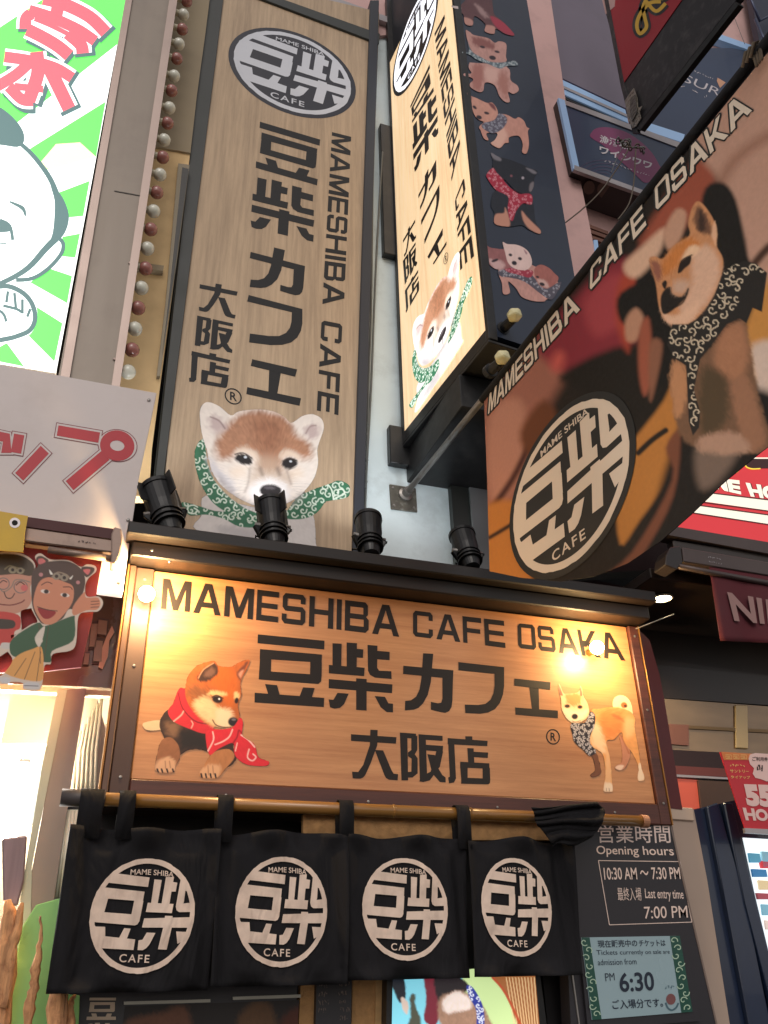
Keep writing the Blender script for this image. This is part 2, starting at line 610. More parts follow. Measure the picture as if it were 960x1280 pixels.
class Ink:
    """collects flat printed shapes that lie on one plane and share a colour into ONE lettering mesh"""
    def __init__(s, pl, lift=0.0006, post=None):
        s.pl, s.lift, s.V, s.F, s.k, s.post = pl, lift, [], [], 0, post
        s.marks = []
    def _add(s, P2, faces, wpts=None):
        L = s.lift + s.k * 0.00004
        s.k = (s.k + 1) % 12
        W = s.pl.hits(P2, L) if wpts is None else wpts + s.pl.n * L
        if s.post is not None: W = s.post(W, L)
        b = len(s.V)
        s.V.extend(W)
        s.F.extend([tuple(b + i for i in f) for f in faces])
    def text(s, t, quad, bold=0.02, warp=None, sep=1.0):
        V, F_ = text2d(t, bold, sep)
        if warp: V = np.array([warp(u, v) for u, v in V])
        s.marks.append(len(s.F))
        s._add(apply_h(homog([(0, 0), (1, 0), (1, 1), (0, 1)], quad), V), F_)
        return s
    def caps(s, word, quad, rim=0.0):
        """a word in broad square capitals; rim draws only the outline, that wide"""
        tot = sum(CAPS[c][0] for c in word) + .13 * (len(word) - 1)
        H = homog([(0, 0), (1, 0), (1, 1), (0, 1)], quad)
        x = 0.0
        for c in word:
            w, polys = CAPS[c]
            s.marks.append(len(s.F))
            for p in polys:
                q = apply_h(H, [((x + u * w) / tot, v) for u, v in p])
                if rim:
                    s._add(q, [tuple(range(len(q)))])
                    s.stroke([tuple(k) for k in q], rim, True, False)
                    for k in q: s.poly(ell(k[0], k[1], rim * .5, rim * .5, 0, 8), False)
                else: s._add(q, [tuple(range(len(q)))])
            x += w + .13
        return s
    def glyph(s, ch, quad):
        s.marks.append(len(s.F))
        ref, polys = GLYPHS[ch]
        H = homog(ref, quad)
        for p in polys: s._add(apply_h(H, p), [tuple(range(len(p)))])
        return s
    def scribble(s, quad, n, w=.8, seed=1):
        """a line of print too small to read: n short marks"""
        rnd = random.Random(seed)
        H = homog([(0, 0), (1, 0), (1, 1), (0, 1)], quad)
        for k in range(n):
            x0 = k / n
            for _ in range(2):
                p = [(x0 + rnd.uniform(0, .75) / n, rnd.uniform(0, 1)) for _ in range(2)]
                s.stroke([tuple(q) for q in apply_h(H, p)], w, False, False)
        return s
    def poly(s, pts, smooth=False):
        pts = spline(pts, 5) if smooth else np.asarray(pts, float)
        s._add(pts, [tuple(range(len(pts)))])
        return s
    def stroke(s, pts, w, closed=False, smooth=True):
        P = np.asarray(pts, float)
        if smooth and len(P) > 2: P = spline(P, 5, closed)
        n = len(P)
        ws = np.array(w, float) if isinstance(w, (list, tuple)) else np.array([w, w], float)
        ws = np.interp(np.linspace(0, 1, n), np.linspace(0, 1, len(ws)), ws)
        T = np.roll(P, -1, 0) - np.roll(P, 1, 0) if closed else np.gradient(P, axis=0)
        T /= np.maximum(np.linalg.norm(T, axis=1, keepdims=True), 1e-9)
        Nn = np.c_[-T[:, 1], T[:, 0]] * ws[:, None] / 2
        V = np.concatenate([P + Nn, P - Nn])
        m = n if closed else n - 1
        s._add(V, [(i, (i + 1) % n, n + (i + 1) % n, n + i) for i in range(m)])
        return s
    def build(s, name, material, parent, split=None):
        if not split: return mk(name, s.V, s.F, material, parent)
        m = sorted(set([0] + s.marks + [len(s.F)]))
        for a_, b_ in zip(m[:-1], m[1:]):          # one object per character
            F_ = s.F[a_:b_]
            ids = sorted({i for f in F_ for i in f})
            ix = {v: k for k, v in enumerate(ids)}
            mk(split, [s.V[i] for i in ids], [tuple(ix[i] for i in f) for f in F_], material, parent)

def inkmap(ink, fn, pts, faces):
    """adds shapes given through a mapping from design space straight to the world plane"""
    ink._add(None, faces, np.array([fn(u, v) for u, v in pts]))
# ---------------------------------------------------------------- heavy square lettering, as polygons
GLYPHS = {
'豆': ([(105, 60), (507, 98), (505, 500), (87, 470)], [
    [(107, 62), (507, 100), (505, 153), (105, 115)],
    [(120, 150), (492, 183), (490, 232), (118, 208)], [(120, 200), (187, 205), (185, 290), (115, 285)],
    [(115, 280), (420, 301), (490, 305), (487, 345), (470, 360), (112, 332)], [(422, 225), (491, 228), (490, 312), (420, 307)],
    [(88, 412), (505, 443), (503, 498), (87, 470)], [(150, 360), (222, 367), (240, 430), (170, 425)],
    [(378, 380), (448, 384), (430, 445), (355, 440)]]),
'柴': ([(533, 105), (912, 140), (920, 532), (533, 500)], [
    [(555, 115), (610, 118), (608, 260), (555, 255)], [(533, 245), (748, 262), (745, 312), (533, 295)],
    [(640, 110), (702, 115), (700, 270), (640, 265)], [(695, 148), (740, 152), (738, 203), (695, 200)],
    [(765, 125), (825, 130), (823, 262), (835, 280), (908, 283), (910, 330), (810, 322), (780, 305), (768, 280)],
    [(820, 160), (898, 167), (898, 217), (820, 212)], [(533, 330), (915, 362), (912, 415), (532, 385)],
    [(697, 325), (760, 330), (760, 520), (697, 515)],
    [(585, 413), (652, 418), (625, 480), (600, 503), (568, 508), (540, 500), (532, 452), (560, 455)],
    [(808, 432), (870, 437), (890, 475), (918, 478), (918, 530), (880, 528), (845, 500)]]),
'カ': ([(62, 64), (335, 92), (328, 410), (62, 384)], [
    [(170, 72), (225, 75), (212, 230), (195, 300), (170, 345), (145, 370), (120, 380), (70, 384), (72, 332), (105, 328), (132, 308), (150, 270), (160, 210)],
    [(62, 140), (335, 165), (333, 212), (60, 185)],
    [(275, 205), (333, 200), (330, 330), (325, 365), (312, 388), (290, 397), (260, 392), (212, 380), (212, 337), (250, 345), (268, 342), (275, 320)]]),
'フ': ([(362, 116), (614, 148), (610, 425), (397, 398)], [
    [(362, 120), (612, 148), (612, 190), (362, 165)],
    [(560, 180), (612, 150), (612, 250), (605, 300), (588, 345), (562, 377), (525, 395), (480, 402), (400, 398), (397, 352), (470, 354), (510, 348), (538, 325), (554, 290), (560, 250)]]),
'ェ': ([(668, 205), (868, 226), (905, 428), (672, 407)], [
    [(668, 210), (865, 230), (863, 272), (668, 248)], [(748, 250), (800, 250), (803, 385), (765, 385)],
    [(672, 368), (905, 385), (905, 427), (674, 407)]]),
'大': ([(42, 58), (317, 82), (322, 362), (48, 352)], [
    [(42, 85), (315, 103), (312, 142), (42, 125)],
    [(158, 58), (202, 60), (200, 150), (160, 260), (128, 330), (115, 345), (98, 352), (52, 350), (48, 310), (85, 312), (115, 270), (155, 150)],
    [(185, 180), (235, 182), (285, 300), (298, 322), (325, 325), (322, 362), (270, 358), (252, 348), (240, 325)]]),
'阪': ([(335, 72), (595, 92), (610, 378), (345, 362)], [
    [(335, 75), (380, 78), (385, 362), (345, 362)], [(378, 78), (432, 82), (434, 112), (378, 108)],
    [(404, 100), (440, 95), (440, 180), (425, 205), (442, 230), (442, 320), (410, 345), (384, 345), (384, 312), (404, 310), (406, 232), (384, 217), (384, 195), (404, 180)],
    [(447, 85), (490, 88), (500, 360), (472, 362), (455, 350)], [(488, 88), (592, 95), (592, 125), (488, 118)],
    [(488, 148), (595, 155), (592, 190), (488, 182)], [(556, 182), (595, 188), (575, 280), (515, 362), (475, 372), (452, 368), (460, 340), (520, 310)],
    [(500, 205), (545, 210), (560, 280), (590, 330), (610, 345), (610, 375), (575, 372), (530, 320)]]),
'店': ([(622, 95), (866, 112), (878, 388), (630, 376)], [
    [(728, 97), (770, 98), (770, 130), (728, 128)], [(622, 108), (862, 125), (860, 157), (622, 145)],
    [(625, 140), (662, 143), (672, 350), (660, 375), (630, 380), (625, 345), (635, 340)],
    [(740, 168), (778, 170), (782, 255), (745, 255)], [(775, 190), (865, 195), (863, 228), (778, 222)],
    [(697, 250), (872, 260), (873, 292), (697, 285)], [(697, 280), (742, 283), (742, 350), (703, 350)],
    [(832, 285), (875, 288), (878, 360), (832, 358)], [(703, 345), (878, 352), (876, 378), (866, 386), (703, 382)]]),
}

def _n(p): return [((x - 475) / 392.0, (y - 500) / 432.0) for x, y in p]
LOGO = [_n(p) for p in [
    [(240, 190), (495, 218), (490, 292), (180, 262)],
    [(160, 298), (468, 328), (462, 402), (130, 378)], [(118, 370), (202, 378), (186, 484), (102, 482)],
    [(98, 478), (390, 500), (455, 505), (452, 550), (440, 574), (420, 582), (100, 556)], [(397, 396), (466, 398), (456, 515), (386, 510)],
    [(135, 590), (205, 592), (215, 670), (132, 660)], [(128, 652), (435, 685), (430, 762), (180, 746)], [(345, 602), (393, 606), (370, 690), (312, 680)],
    [(112, 556), (135, 590), (140, 700), (120, 640)],
    [(533, 232), (590, 236), (575, 425), (525, 420)], [(500, 412), (697, 420), (690, 490), (492, 482)],
    [(620, 212), (682, 210), (665, 428), (605, 424)], [(678, 250), (712, 255), (705, 325), (672, 325)],
    [(738, 200), (800, 225), (776, 400), (772, 416), (838, 408), (842, 480), (745, 482), (724, 468), (716, 440)],
    [(785, 215), (835, 290), (840, 322), (780, 318)],
    [(485, 530), (848, 520), (830, 600), (475, 598)], [(640, 510), (698, 512), (700, 535), (638, 535)], [(635, 590), (700, 595), (675, 762), (610, 758)],
    [(515, 635), (580, 638), (545, 720), (522, 750), (497, 764), (460, 762), (460, 692), (488, 688)],
    [(735, 628), (835, 632), (812, 690), (752, 720)]]]

def logo(name_cream, name_black, place, nrm, cream, black, parent, rim=False, lift=0.0006):
    """round emblem; place maps (u,v) in the unit disc to the sign's own surface"""
    pl = Plane((0, 0, 0), nrm)
    pl.n = np.array(nrm, float) / np.linalg.norm(nrm)
    def disc(r, n=64): return [(r * math.cos(2 * math.pi * k / n), r * math.sin(2 * math.pi * k / n)) for k in range(n)]
    if rim:
        ib = Ink(pl, lift)
        ib._add(None, [tuple(range(64))], place(np.array(disc(1.085))))
        ib.build(name_black, black, parent)
        lift += 0.0006
    ic = Ink(pl, lift)
    rj = random.Random(4)
    o = [(1.0 + rj.uniform(-.006, .006)) for _ in range(96)]
    ring = np.array([(o[k] * math.cos(2 * math.pi * k / 96), o[k] * math.sin(2 * math.pi * k / 96)) for k in range(96)] +
                    [(0.905 * math.cos(2 * math.pi * k / 96), 0.905 * math.sin(2 * math.pi * k / 96)) for k in range(96)])
    ic._add(None, [(k, (k + 1) % 96, 96 + (k + 1) % 96, 96 + k) for k in range(96)], place(ring))
    for p in LOGO:
        q = np.array(p)
        rr = np.hypot(q[:, 0], q[:, 1])
        q = q * np.minimum(1, 0.99 / np.maximum(rr, 1e-6))[:, None]
        ic._add(None, [tuple(range(len(q)))], place(q))
    V, F_ = text2d('MAME SHIBA', 0.012)
    W = np.array([(-0.33 + 0.85 * u, -0.815 + 0.10 * v + 0.035 * u + 0.02 * (2 * u - 1) ** 2) for u, v in V])
    ic._add(None, F_, place(W))
    V, F_ = text2d('CAFE', 0.012, 1.25)
    W = np.array([(-0.36 + 0.56 * u, 0.67 + 0.135 * v + 0.02 * u) for u, v in V])
    ic._add(None, F_, place(W))
    return ic.build(name_cream, cream, parent)

# ---------------------------------------------------------------- the printed dogs
def dog_lying():
    a = Art(160, 810, 5.053).flow(600, 400, 190)
    a.B([(90, 480), (120, 465), (180, 455), (245, 462), (245, 505), (170, 522), (110, 515)], (222, 190, 150))
    a.B([(205, 450), (235, 400), (280, 390), (330, 430), (500, 500), (640, 570), (668, 640), (680, 712), (612, 758), (590, 700), (500, 655), (440, 640), (380, 645), (335, 672), (300, 700), (250, 650), (225, 560), (200, 500)], (62, 42, 34), 0.12)
    a.F([(240, 480), (300, 470), (330, 520), (300, 560), (250, 540)], (130, 95, 70), 30)
    a.B([(190, 640), (215, 580), (270, 565), (318, 615), (328, 690), (298, 750), (290, 785), (220, 792), (180, 778), (172, 745)], (150, 98, 66), 0.08)
    a.F([(178, 735), (210, 700), (260, 690), (300, 725), (294, 778), (220, 790), (180, 776)], (214, 165, 128), 14)
    for x in (185, 212, 245, 282): a.S([(x, 765), (x + 6, 784)], 11, (40, 28, 28))
    a.S([(235, 715), (238, 760)], 5, (150, 100, 75), 4)
    a.S([(262, 715), (268, 755)], 5, (150, 100, 75), 4)
    a.B([(510, 690), (560, 650), (640, 640), (672, 690), (610, 770), (568, 818), (500, 826), (455, 815), (450, 785), (480, 740)], (186, 122, 76), 0.08)
    a.F([(460, 770), (500, 735), (560, 735), (590, 765), (562, 818), (500, 826), (458, 812)], (222, 168, 125), 16)
    for x in (462, 490, 520, 550): a.S([(x, 795), (x + 5, 818)], 11, (40, 28, 28))
    a.S([(505, 745), (508, 800)], 5, (160, 108, 78), 4)
    a.S([(535, 745), (540, 798)], 5, (160, 108, 78), 4)
    a.F([(330, 520), (480, 540), (500, 640), (420, 635), (350, 630)], (38, 30, 28), 30)
    sb = [(340, 250), (400, 300), (440, 420), (540, 480), (530, 520), (480, 540), (400, 515), (290, 465), (252, 400), (290, 340), (310, 280)]
    a.B(sb, (208, 46, 56))
    a.S([(318, 285), (345, 380), (420, 460), (500, 480)], 7, (120, 25, 35), 3)
    a.S([(290, 462), (335, 425), (350, 400)], 9, (240, 170, 160), 2)
    a.S([(400, 505), (410, 480), (400, 460)], 7, (240, 170, 160), 2)
    head = [(362, 250), (375, 190), (405, 140), (450, 105), (545, 80), (572, 112), (650, 118), (700, 90), (770, 75), (745, 145), (712, 215), (716, 300), (695, 360), (705, 430), (692, 490), (640, 503), (570, 500), (500, 480), (440, 430), (390, 370), (365, 310)]
    a.B(head, (184, 98, 48), 0.12)
    a.F([(570, 120), (650, 130), (690, 200), (690, 300), (650, 380), (600, 330), (560, 250), (520, 220)], (206, 104, 42), 26, fur=.08)
    a.F([(400, 230), (470, 250), (520, 290), (500, 330), (420, 330), (380, 290)], (150, 90, 52), 26, fur=.1)
    a.F([(415, 345), (470, 310), (520, 320), (560, 360), (610, 400), (640, 440), (650, 495), (570, 500), (505, 478), (450, 425), (425, 390)], (238, 200, 150), 22, fur=.08)
    a.F([(560, 400), (620, 380), (660, 420), (640, 500), (570, 498)], (246, 216, 176), 22)
    a.F([(505, 290), (540, 270), (610, 280), (620, 300), (560, 300)], (240, 200, 140), 12)
    a.F([(670, 280), (700, 285), (700, 320), (675, 330)], (240, 200, 140), 10)
    a.F([(440, 192), (470, 140), (545, 90), (570, 150), (530, 195), (470, 215)], (70, 46, 36), 10)
    a.S([(445, 190), (478, 135), (540, 95)], 6, (205, 150, 115), 3)
    a.F([(480, 175), (520, 120), (550, 140), (530, 180)], (120, 85, 70), 12)
    a.F([(690, 150), (762, 82), (725, 160), (708, 205)], (120, 66, 48), 8)
    a.F([(700, 160), (730, 135), (712, 190)], (215, 150, 125), 8)
    a.E(565, 325, 33, 23, (42, 26, 24), 12, 7)
    a.S([(530, 312), (560, 298), (600, 318)], 6, (38, 24, 22), 3)
    a.E(576, 322, 6, 6, (235, 235, 235), 0, 2)
    a.E(686, 332, 13, 19, (50, 30, 26), 10, 5)
    a.E(664, 466, 32, 29, (42, 34, 38), 0, 6)
    a.E(668, 452, 14, 7, (120, 110, 115), 0, 5)
    a.S([(535, 455), (555, 485), (600, 500), (650, 500)], 7, (90, 50, 40), 4)
    sf = [(500, 520), (600, 512), (660, 500), (690, 465), (705, 440), (727, 462), (722, 540), (745, 572), (800, 610), (825, 690), (890, 716), (872, 745), (770, 742), (705, 712), (672, 668), (665, 600), (600, 622), (560, 645), (515, 676), (495, 600)]
    a.B(sf, (222, 46, 58), 0.05)
    a.S([(535, 530), (540, 580), (505, 650)], 9, (248, 190, 185), 2)
    a.S([(660, 515), (640, 560), (600, 590), (550, 610)], 9, (248, 190, 185), 2)
    a.S([(715, 550), (760, 580), (800, 625)], 10, (248, 190, 185), 2)
    a.S([(765, 640), (755, 690), (785, 712), (808, 690), (790, 670)], 9, (248, 190, 185), 2)
    a.S([(690, 600), (678, 650)], 7, (248, 190, 185), 2)
    a.S([(665, 600), (690, 560), (700, 520), (720, 540)], 8, (140, 22, 36), 5)
    return a

def dog_standing():
    a = Art(680, 840, 6.4).flow(330, 380, 200)
    a.B([(548, 262), (556, 215), (585, 190), (620, 184), (665, 202), (695, 245), (708, 300), (705, 350), (640, 330), (590, 300), (560, 288)], (246, 220, 170), 0.06)
    a.E(640, 265, 26, 24, (190, 110, 60), 20, 6)
    a.E(652, 272, 14, 12, (90, 50, 35), 20, 5)
    a.B([(600, 500), (660, 560), (692, 660), (655, 760), (612, 787), (568, 772), (580, 745), (622, 715), (620, 600)], (196, 132, 102), 0.05)
    a.F([(570, 765), (600, 745), (640, 750), (612, 786)], (236, 200, 176), 8)
    a.B([(375, 640), (420, 650), (448, 740), (458, 800), (440, 825), (395, 842), (370, 825), (405, 790), (402, 720)], (122, 78, 56), 0.05)
    a.B([(370, 320), (440, 292), (560, 280), (680, 310), (728, 370), (725, 440), (740, 520), (760, 640), (775, 740), (805, 850), (788, 872), (748, 862), (755, 760), (700, 640), (640, 560), (620, 480), (560, 540), (500, 560), (530, 700), (548, 930), (535, 955), (478, 955), (480, 900), (492, 800), (470, 660), (420, 620), (370, 570)], (230, 160, 96), 0.10)
    a.F([(440, 320), (560, 300), (640, 340), (620, 480), (540, 540), (480, 520)], (214, 134, 74), 40, fur=.06)
    a.F([(660, 360), (720, 390), (715, 500), (660, 520), (640, 440)], (240, 186, 128), 26)
    a.F([(545, 345), (600, 350), (640, 400), (600, 380)], (188, 108, 66), 16)
    a.F([(380, 420), (420, 400), (470, 520), (500, 640), (440, 640), (380, 560)], (244, 206, 164), 26)
    a.F([(495, 640), (525, 680), (545, 930), (535, 955), (480, 955), (492, 800)], (238, 184, 134), 12)
    a.F([(485, 890), (545, 890), (545, 950), (480, 955)], (250, 222, 192), 14)
    a.F([(755, 740), (780, 740), (802, 850), (785, 870), (750, 860)], (248, 218, 186), 10)
    a.S([(500, 930), (500, 952)], 4, (120, 80, 60), 2); a.S([(520, 930), (522, 952)], 4, (120, 80, 60), 2)
    a.S([(612, 500), (640, 560), (680, 650)], 8, (170, 104, 70), 8)
    head = [(115, 92), (128, 100), (155, 165), (180, 172), (260, 165), (282, 150), (290, 108), (304, 130), (318, 195), (345, 240), (360, 290), (358, 340), (325, 385), (255, 408), (205, 392), (160, 340), (138, 280), (136, 215), (118, 150)]
    a.B(head, (242, 198, 150), 0.06)
    a.F([(175, 185), (210, 172), (265, 172), (300, 200), (290, 250), (240, 270), (190, 250)], (222, 140, 84), 18, fur=.08)
    a.F([(120, 105), (145, 165), (150, 188), (125, 180)], (150, 96, 80), 6)
    a.F([(285, 125), (298, 130), (308, 185), (290, 188)], (150, 96, 80), 6)
    a.F([(150, 290), (210, 300), (300, 310), (345, 310), (320, 370), (250, 400), (190, 380)], (252, 226, 192), 20)
    a.E(186, 273, 22, 15, (58, 34, 28), 0, 6); a.E(288, 280, 20, 15, (58, 34, 28), 0, 6)
    a.E(246, 356, 25, 22, (45, 34, 36), 0, 5)
    a.S([(225, 392), (255, 400), (290, 390)], 5, (110, 70, 60), 3)
    sc = [(212, 430), (235, 405), (290, 412), (335, 395), (370, 320), (400, 330), (412, 370), (402, 440), (372, 510), (370, 570), (412, 625), (410, 655), (362, 668), (310, 620), (245, 560), (228, 500)]
    a.B(sc, (48, 44, 52), 0.0, True)
    a.swirls(sc, (214, 208, 214), 13, 6, 46, 5)
    return a

def dog_face():
    a = Art(220, 490, 4.174).flow(480, 470, 170)
    a.B([(155, 540), (400, 600), (640, 620), (715, 640), (730, 790), (725, 840), (420, 790), (105, 720), (135, 640)], (206, 200, 198), 0.05)
    a.F([(230, 700), (330, 700), (420, 720), (420, 790), (250, 740)], (180, 175, 176), 30)
    sl = [(150, 245), (118, 262), (98, 310), (104, 400), (135, 490), (195, 580), (290, 640), (400, 680), (430, 640), (350, 600), (260, 530), (195, 450), (165, 370), (155, 300)]
    st = [(30, 575), (100, 588), (200, 620), (300, 625), (420, 640), (430, 700), (330, 702), (250, 662), (160, 640), (80, 645), (48, 620)]
    sr = [(560, 650), (600, 590), (640, 545), (720, 508), (800, 478), (850, 462), (900, 484), (908, 520), (895, 548), (850, 562), (785, 572), (745, 620), (690, 655), (620, 665), (575, 660)]
    for c, sd_ in ((st, 1), (sl, 2), (sr, 3)):
        a.B(c, (48, 112, 80), 0.05)
        a.F([(x * .9 + 30, y * .96 + 24) for x, y in c], (36, 90, 64), 18, clip=c, op=.5)
        a.swirls(c, (214, 228, 214), 19, 6.5, 26, sd_)
    a.S([(822, 560), (850, 545), (878, 530), (870, 508), (848, 510), (846, 530)], 8, (214, 228, 214), 1)
    a.S([(790, 480), (812, 510), (822, 560)], 7, (214, 228, 214), 1)
    a.S([(112, 600), (90, 590), (62, 600), (66, 628), (95, 634), (112, 618), (95, 606)], 7, (214, 228, 214), 1)
    head = [(124, 130), (128, 85), (152, 54), (190, 56), (232, 78), (285, 120), (330, 100), (420, 90), (500, 98), (565, 128), (602, 160), (660, 124), (715, 115), (760, 140), (772, 185), (755, 245), (738, 300), (742, 370), (725, 440), (690, 495), (640, 545), (570, 585), (490, 605), (405, 590), (310, 545), (225, 475), (182, 395), (160, 300), (135, 220)]
    a.B(head, (228, 218, 210), 0.05)
    a.F([(160, 340), (230, 400), (300, 480), (300, 540), (225, 475), (180, 400)], (205, 200, 204), 26)
    a.F([(205, 280), (235, 215), (290, 150), (340, 112), (420, 98), (520, 108), (590, 150), (625, 215), (690, 265), (712, 330), (680, 350), (650, 345), (600, 330), (560, 350), (535, 410), (440, 405), (430, 350), (390, 320), (330, 315), (280, 345), (225, 345)], (172, 124, 96), 30, fur=.14)
    a.F([(420, 130), (520, 140), (560, 200), (520, 300), (450, 300), (400, 200)], (152, 104, 78), 50, fur=.16)
    a.F([(310, 305), (360, 285), (420, 320), (425, 365), (380, 330), (320, 325)], (232, 214, 196), 20, op=.8)
    a.F([(545, 330), (580, 300), (640, 325), (640, 350), (590, 335), (555, 350)], (232, 214, 196), 20, op=.8)
    a.F([(300, 390), (360, 390), (350, 440), (290, 430)], (228, 204, 180), 30, op=.5)
    a.F([(600, 410), (650, 400), (660, 440), (600, 450)], (228, 204, 180), 30, op=.5)
    a.F([(405, 385), (440, 340), (520, 345), (580, 400), (600, 470), (560, 520), (430, 520), (385, 470)], (188, 164, 144), 40, op=.7)
    a.F([(400, 480), (470, 450), (540, 460), (590, 510), (560, 590), (430, 590), (380, 540)], (232, 228, 228), 24)
    a.S([(440, 400), (450, 430)], 16, (120, 102, 95), 14, .7)
    a.S([(530, 400), (540, 430)], 16, (120, 102, 95), 14, .7)
    a.S([(385, 400), (378, 470), (360, 520)], 8, (150, 130, 120), 12, .7)
    a.S([(575, 400), (600, 480)], 8, (150, 130, 120), 12, .7)
    a.F([(225, 440), (320, 530), (420, 585), (500, 600), (580, 580), (650, 530), (640, 575), (500, 625), (380, 605), (270, 540)], (150, 140, 140), 26, op=.6)
    a.F([(170, 135), (205, 125), (245, 160), (262, 190), (225, 205), (180, 190)], (192, 172, 170), 22)
    a.S([(180, 130), (225, 150), (255, 190)], 7, (140, 118, 118), 6)
    a.F([(670, 190), (710, 165), (745, 185), (735, 235), (690, 240)], (192, 172, 170), 22)
    a.S([(678, 215), (700, 180), (730, 175)], 6, (150, 128, 126), 6)
    a.E(354, 351, 46, 27, (24, 19, 22), 14, 9); a.E(593, 372, 40, 30, (24, 19, 22), -4, 9)
    a.S([(308, 325), (350, 318), (395, 345)], 6, (50, 38, 36), 4); a.S([(558, 360), (590, 345), (630, 358)], 6, (50, 38, 36), 4)
    a.E(362, 340, 8, 6, (210, 215, 225), 0, 3); a.E(598, 362, 7, 5, (210, 215, 225), 0, 3)
    a.E(493, 515, 56, 33, (34, 30, 33), 3, 6)
    a.E(490, 500, 30, 9, (90, 84, 90), 3, 8)
    a.S([(493, 545), (493, 590)], 7, (50, 42, 44), 4)
    for k in range(5):
        a.S([(380 - 6 * k, 470 + 14 * k), (300 - 6 * k, 455 + 20 * k), (240, 450 + 26 * k)], 2, (130, 124, 126), 2, .35)
        a.S([(600 + 6 * k, 480 + 12 * k), (660, 478 + 16 * k), (720, 485 + 20 * k)], 2, (130, 124, 126), 2, .35)
    return a

NAVY = (34, 44, 62)
def side_dogs():
    """five puppies printed down the street-facing side of the projecting sign"""
    L = []
    a = Art(560, 0, 6)
    a.B([(85, 50), (130, 0), (150, -60), (310, -60), (335, 40), (350, 110), (420, 170), (500, 262), (430, 255), (360, 215), (345, 255), (275, 235), (280, 180), (200, 120), (185, 190), (130, 180), (115, 110), (90, 90)], (96, 62, 66), 0.1)
    a.F([(28, 42), (90, 50), (95, 68), (40, 60)], (205, 190, 190), 3, True)
    a.F([(280, 190), (350, 200), (345, 255), (275, 235)], (190, 140, 130), 8); a.F([(120, 130), (180, 150), (185, 190), (125, 178)], (190, 140, 130), 8)
    a.F([(320, 120), (420, 170), (500, 262), (430, 252), (350, 190)], (165, 55, 75), 8)
    a.F([(200, 30), (250, 60), (310, 130), (260, 120)], (160, 130, 130), 14)
    L.append(('pup', a))
    a = Art(560, 0, 6)
    a.B([(160, 475), (190, 470), (440, 500), (470, 600), (520, 640), (530, 680), (490, 705), (450, 690), (465, 760), (430, 765), (385, 720), (350, 640), (280, 620), (265, 680), (230, 690), (170, 655), (165, 625), (190, 600), (170, 580), (122, 570), (120, 550), (175, 550), (155, 510)], (196, 150, 142), 0.08)
    a.F([(190, 480), (270, 500), (270, 600), (240, 680), (180, 640)], (168, 112, 104), 26)
    a.F([(360, 560), (420, 540), (450, 620), (450, 740), (400, 700)], (172, 118, 108), 26)
    a.F([(280, 510), (380, 520), (360, 610), (290, 600)], (214, 172, 162), 26)
    a.B([(132, 228), (165, 240), (195, 262), (300, 285), (350, 320), (380, 308), (425, 318), (440, 345), (435, 420), (440, 455), (400, 478), (330, 470), (240, 430), (185, 390), (150, 320)], (192, 146, 138), 0.08)
    a.F([(190, 275), (290, 290), (350, 340), (330, 370), (240, 350), (185, 320)], (140, 88, 84), 22)
    a.E(258, 352, 20, 9, (52, 36, 44), 15, 4); a.E(368, 388, 20, 9, (52, 36, 44), 15, 4); a.E(334, 433, 26, 16, (48, 38, 46), 15, 4)
    sc = [(145, 300), (175, 380), (250, 430), (330, 465), (440, 465), (500, 455), (525, 490), (440, 495), (390, 515), (300, 480), (220, 450), (160, 410), (110, 400), (112, 385), (155, 385)]
    a.B(sc, (96, 112, 122), 0.0); a.swirls(sc, (196, 204, 208), 9, 4, 30, 9)
    L.append(('pup', a))
    a = Art(560, 0, 6)
    a.B([(370, 860), (440, 860), (500, 890), (530, 878), (570, 905), (590, 950), (612, 965), (600, 985), (608, 1080), (590, 1150), (555, 1140), (560, 1080), (530, 1020), (460, 1030), (455, 1070), (425, 1075), (385, 1112), (320, 1075), (350, 1050), (370, 1000), (290, 1000), (305, 1050), (270, 1040), (245, 980), (240, 940)], (198, 144, 130), 0.08)
    a.F([(350, 1000), (420, 960), (440, 1040), (390, 1110), (330, 1080)], (222, 176, 160), 18)
    a.B([(142, 695), (175, 720), (215, 735), (290, 770), (330, 768), (365, 810), (375, 860), (350, 905), (270, 912), (215, 885), (185, 830), (165, 760)], (204, 150, 134), 0.08)
    a.F([(300, 768), (345, 785), (360, 830), (330, 810)], (120, 66, 70), 8); a.F([(148, 700), (175, 725), (172, 750)], (120, 66, 70), 8)
    a.E(200, 805, 18, 10, (52, 36, 44), 40, 4); a.E(290, 848, 20, 10, (52, 36, 44), 15, 4); a.E(233, 880, 22, 15, (48, 38, 46), 20, 4)
    sc = [(345, 900), (385, 850), (440, 880), (435, 930), (390, 980), (330, 1000), (260, 960), (262, 925)]
    a.B(sc, (92, 88, 104), 0.0); a.swirls(sc, (170, 172, 186), 9, 4, 26, 4)
    L.append(('pup', a))
    a = Art(580, 170, 5.82)
    a.B([(195, 120), (250, 150), (340, 175), (430, 210), (480, 235), (535, 255), (510, 310), (510, 360), (470, 420), (380, 400), (300, 320), (215, 250), (210, 180)], (30, 34, 44), 0.1)
    a.F([(192, 122), (225, 130), (270, 165), (262, 182), (215, 165)], (120, 116, 124), 8); a.F([(450, 232), (500, 245), (530, 270), (500, 272)], (120, 116, 124), 8)
    a.E(428, 305, 10, 10, (170, 160, 170), 0, 4); a.E(344, 290, 9, 9, (130, 80, 90), 0, 4)
    a.F([(480, 350), (508, 335), (500, 400), (475, 400)], (120, 112, 116), 8)
    a.B([(195, 500), (225, 400), (330, 430), (440, 500), (500, 480), (520, 620), (560, 690), (545, 712), (470, 680), (420, 650), (330, 660), (225, 640), (220, 560)], (34, 38, 48), 0.1)
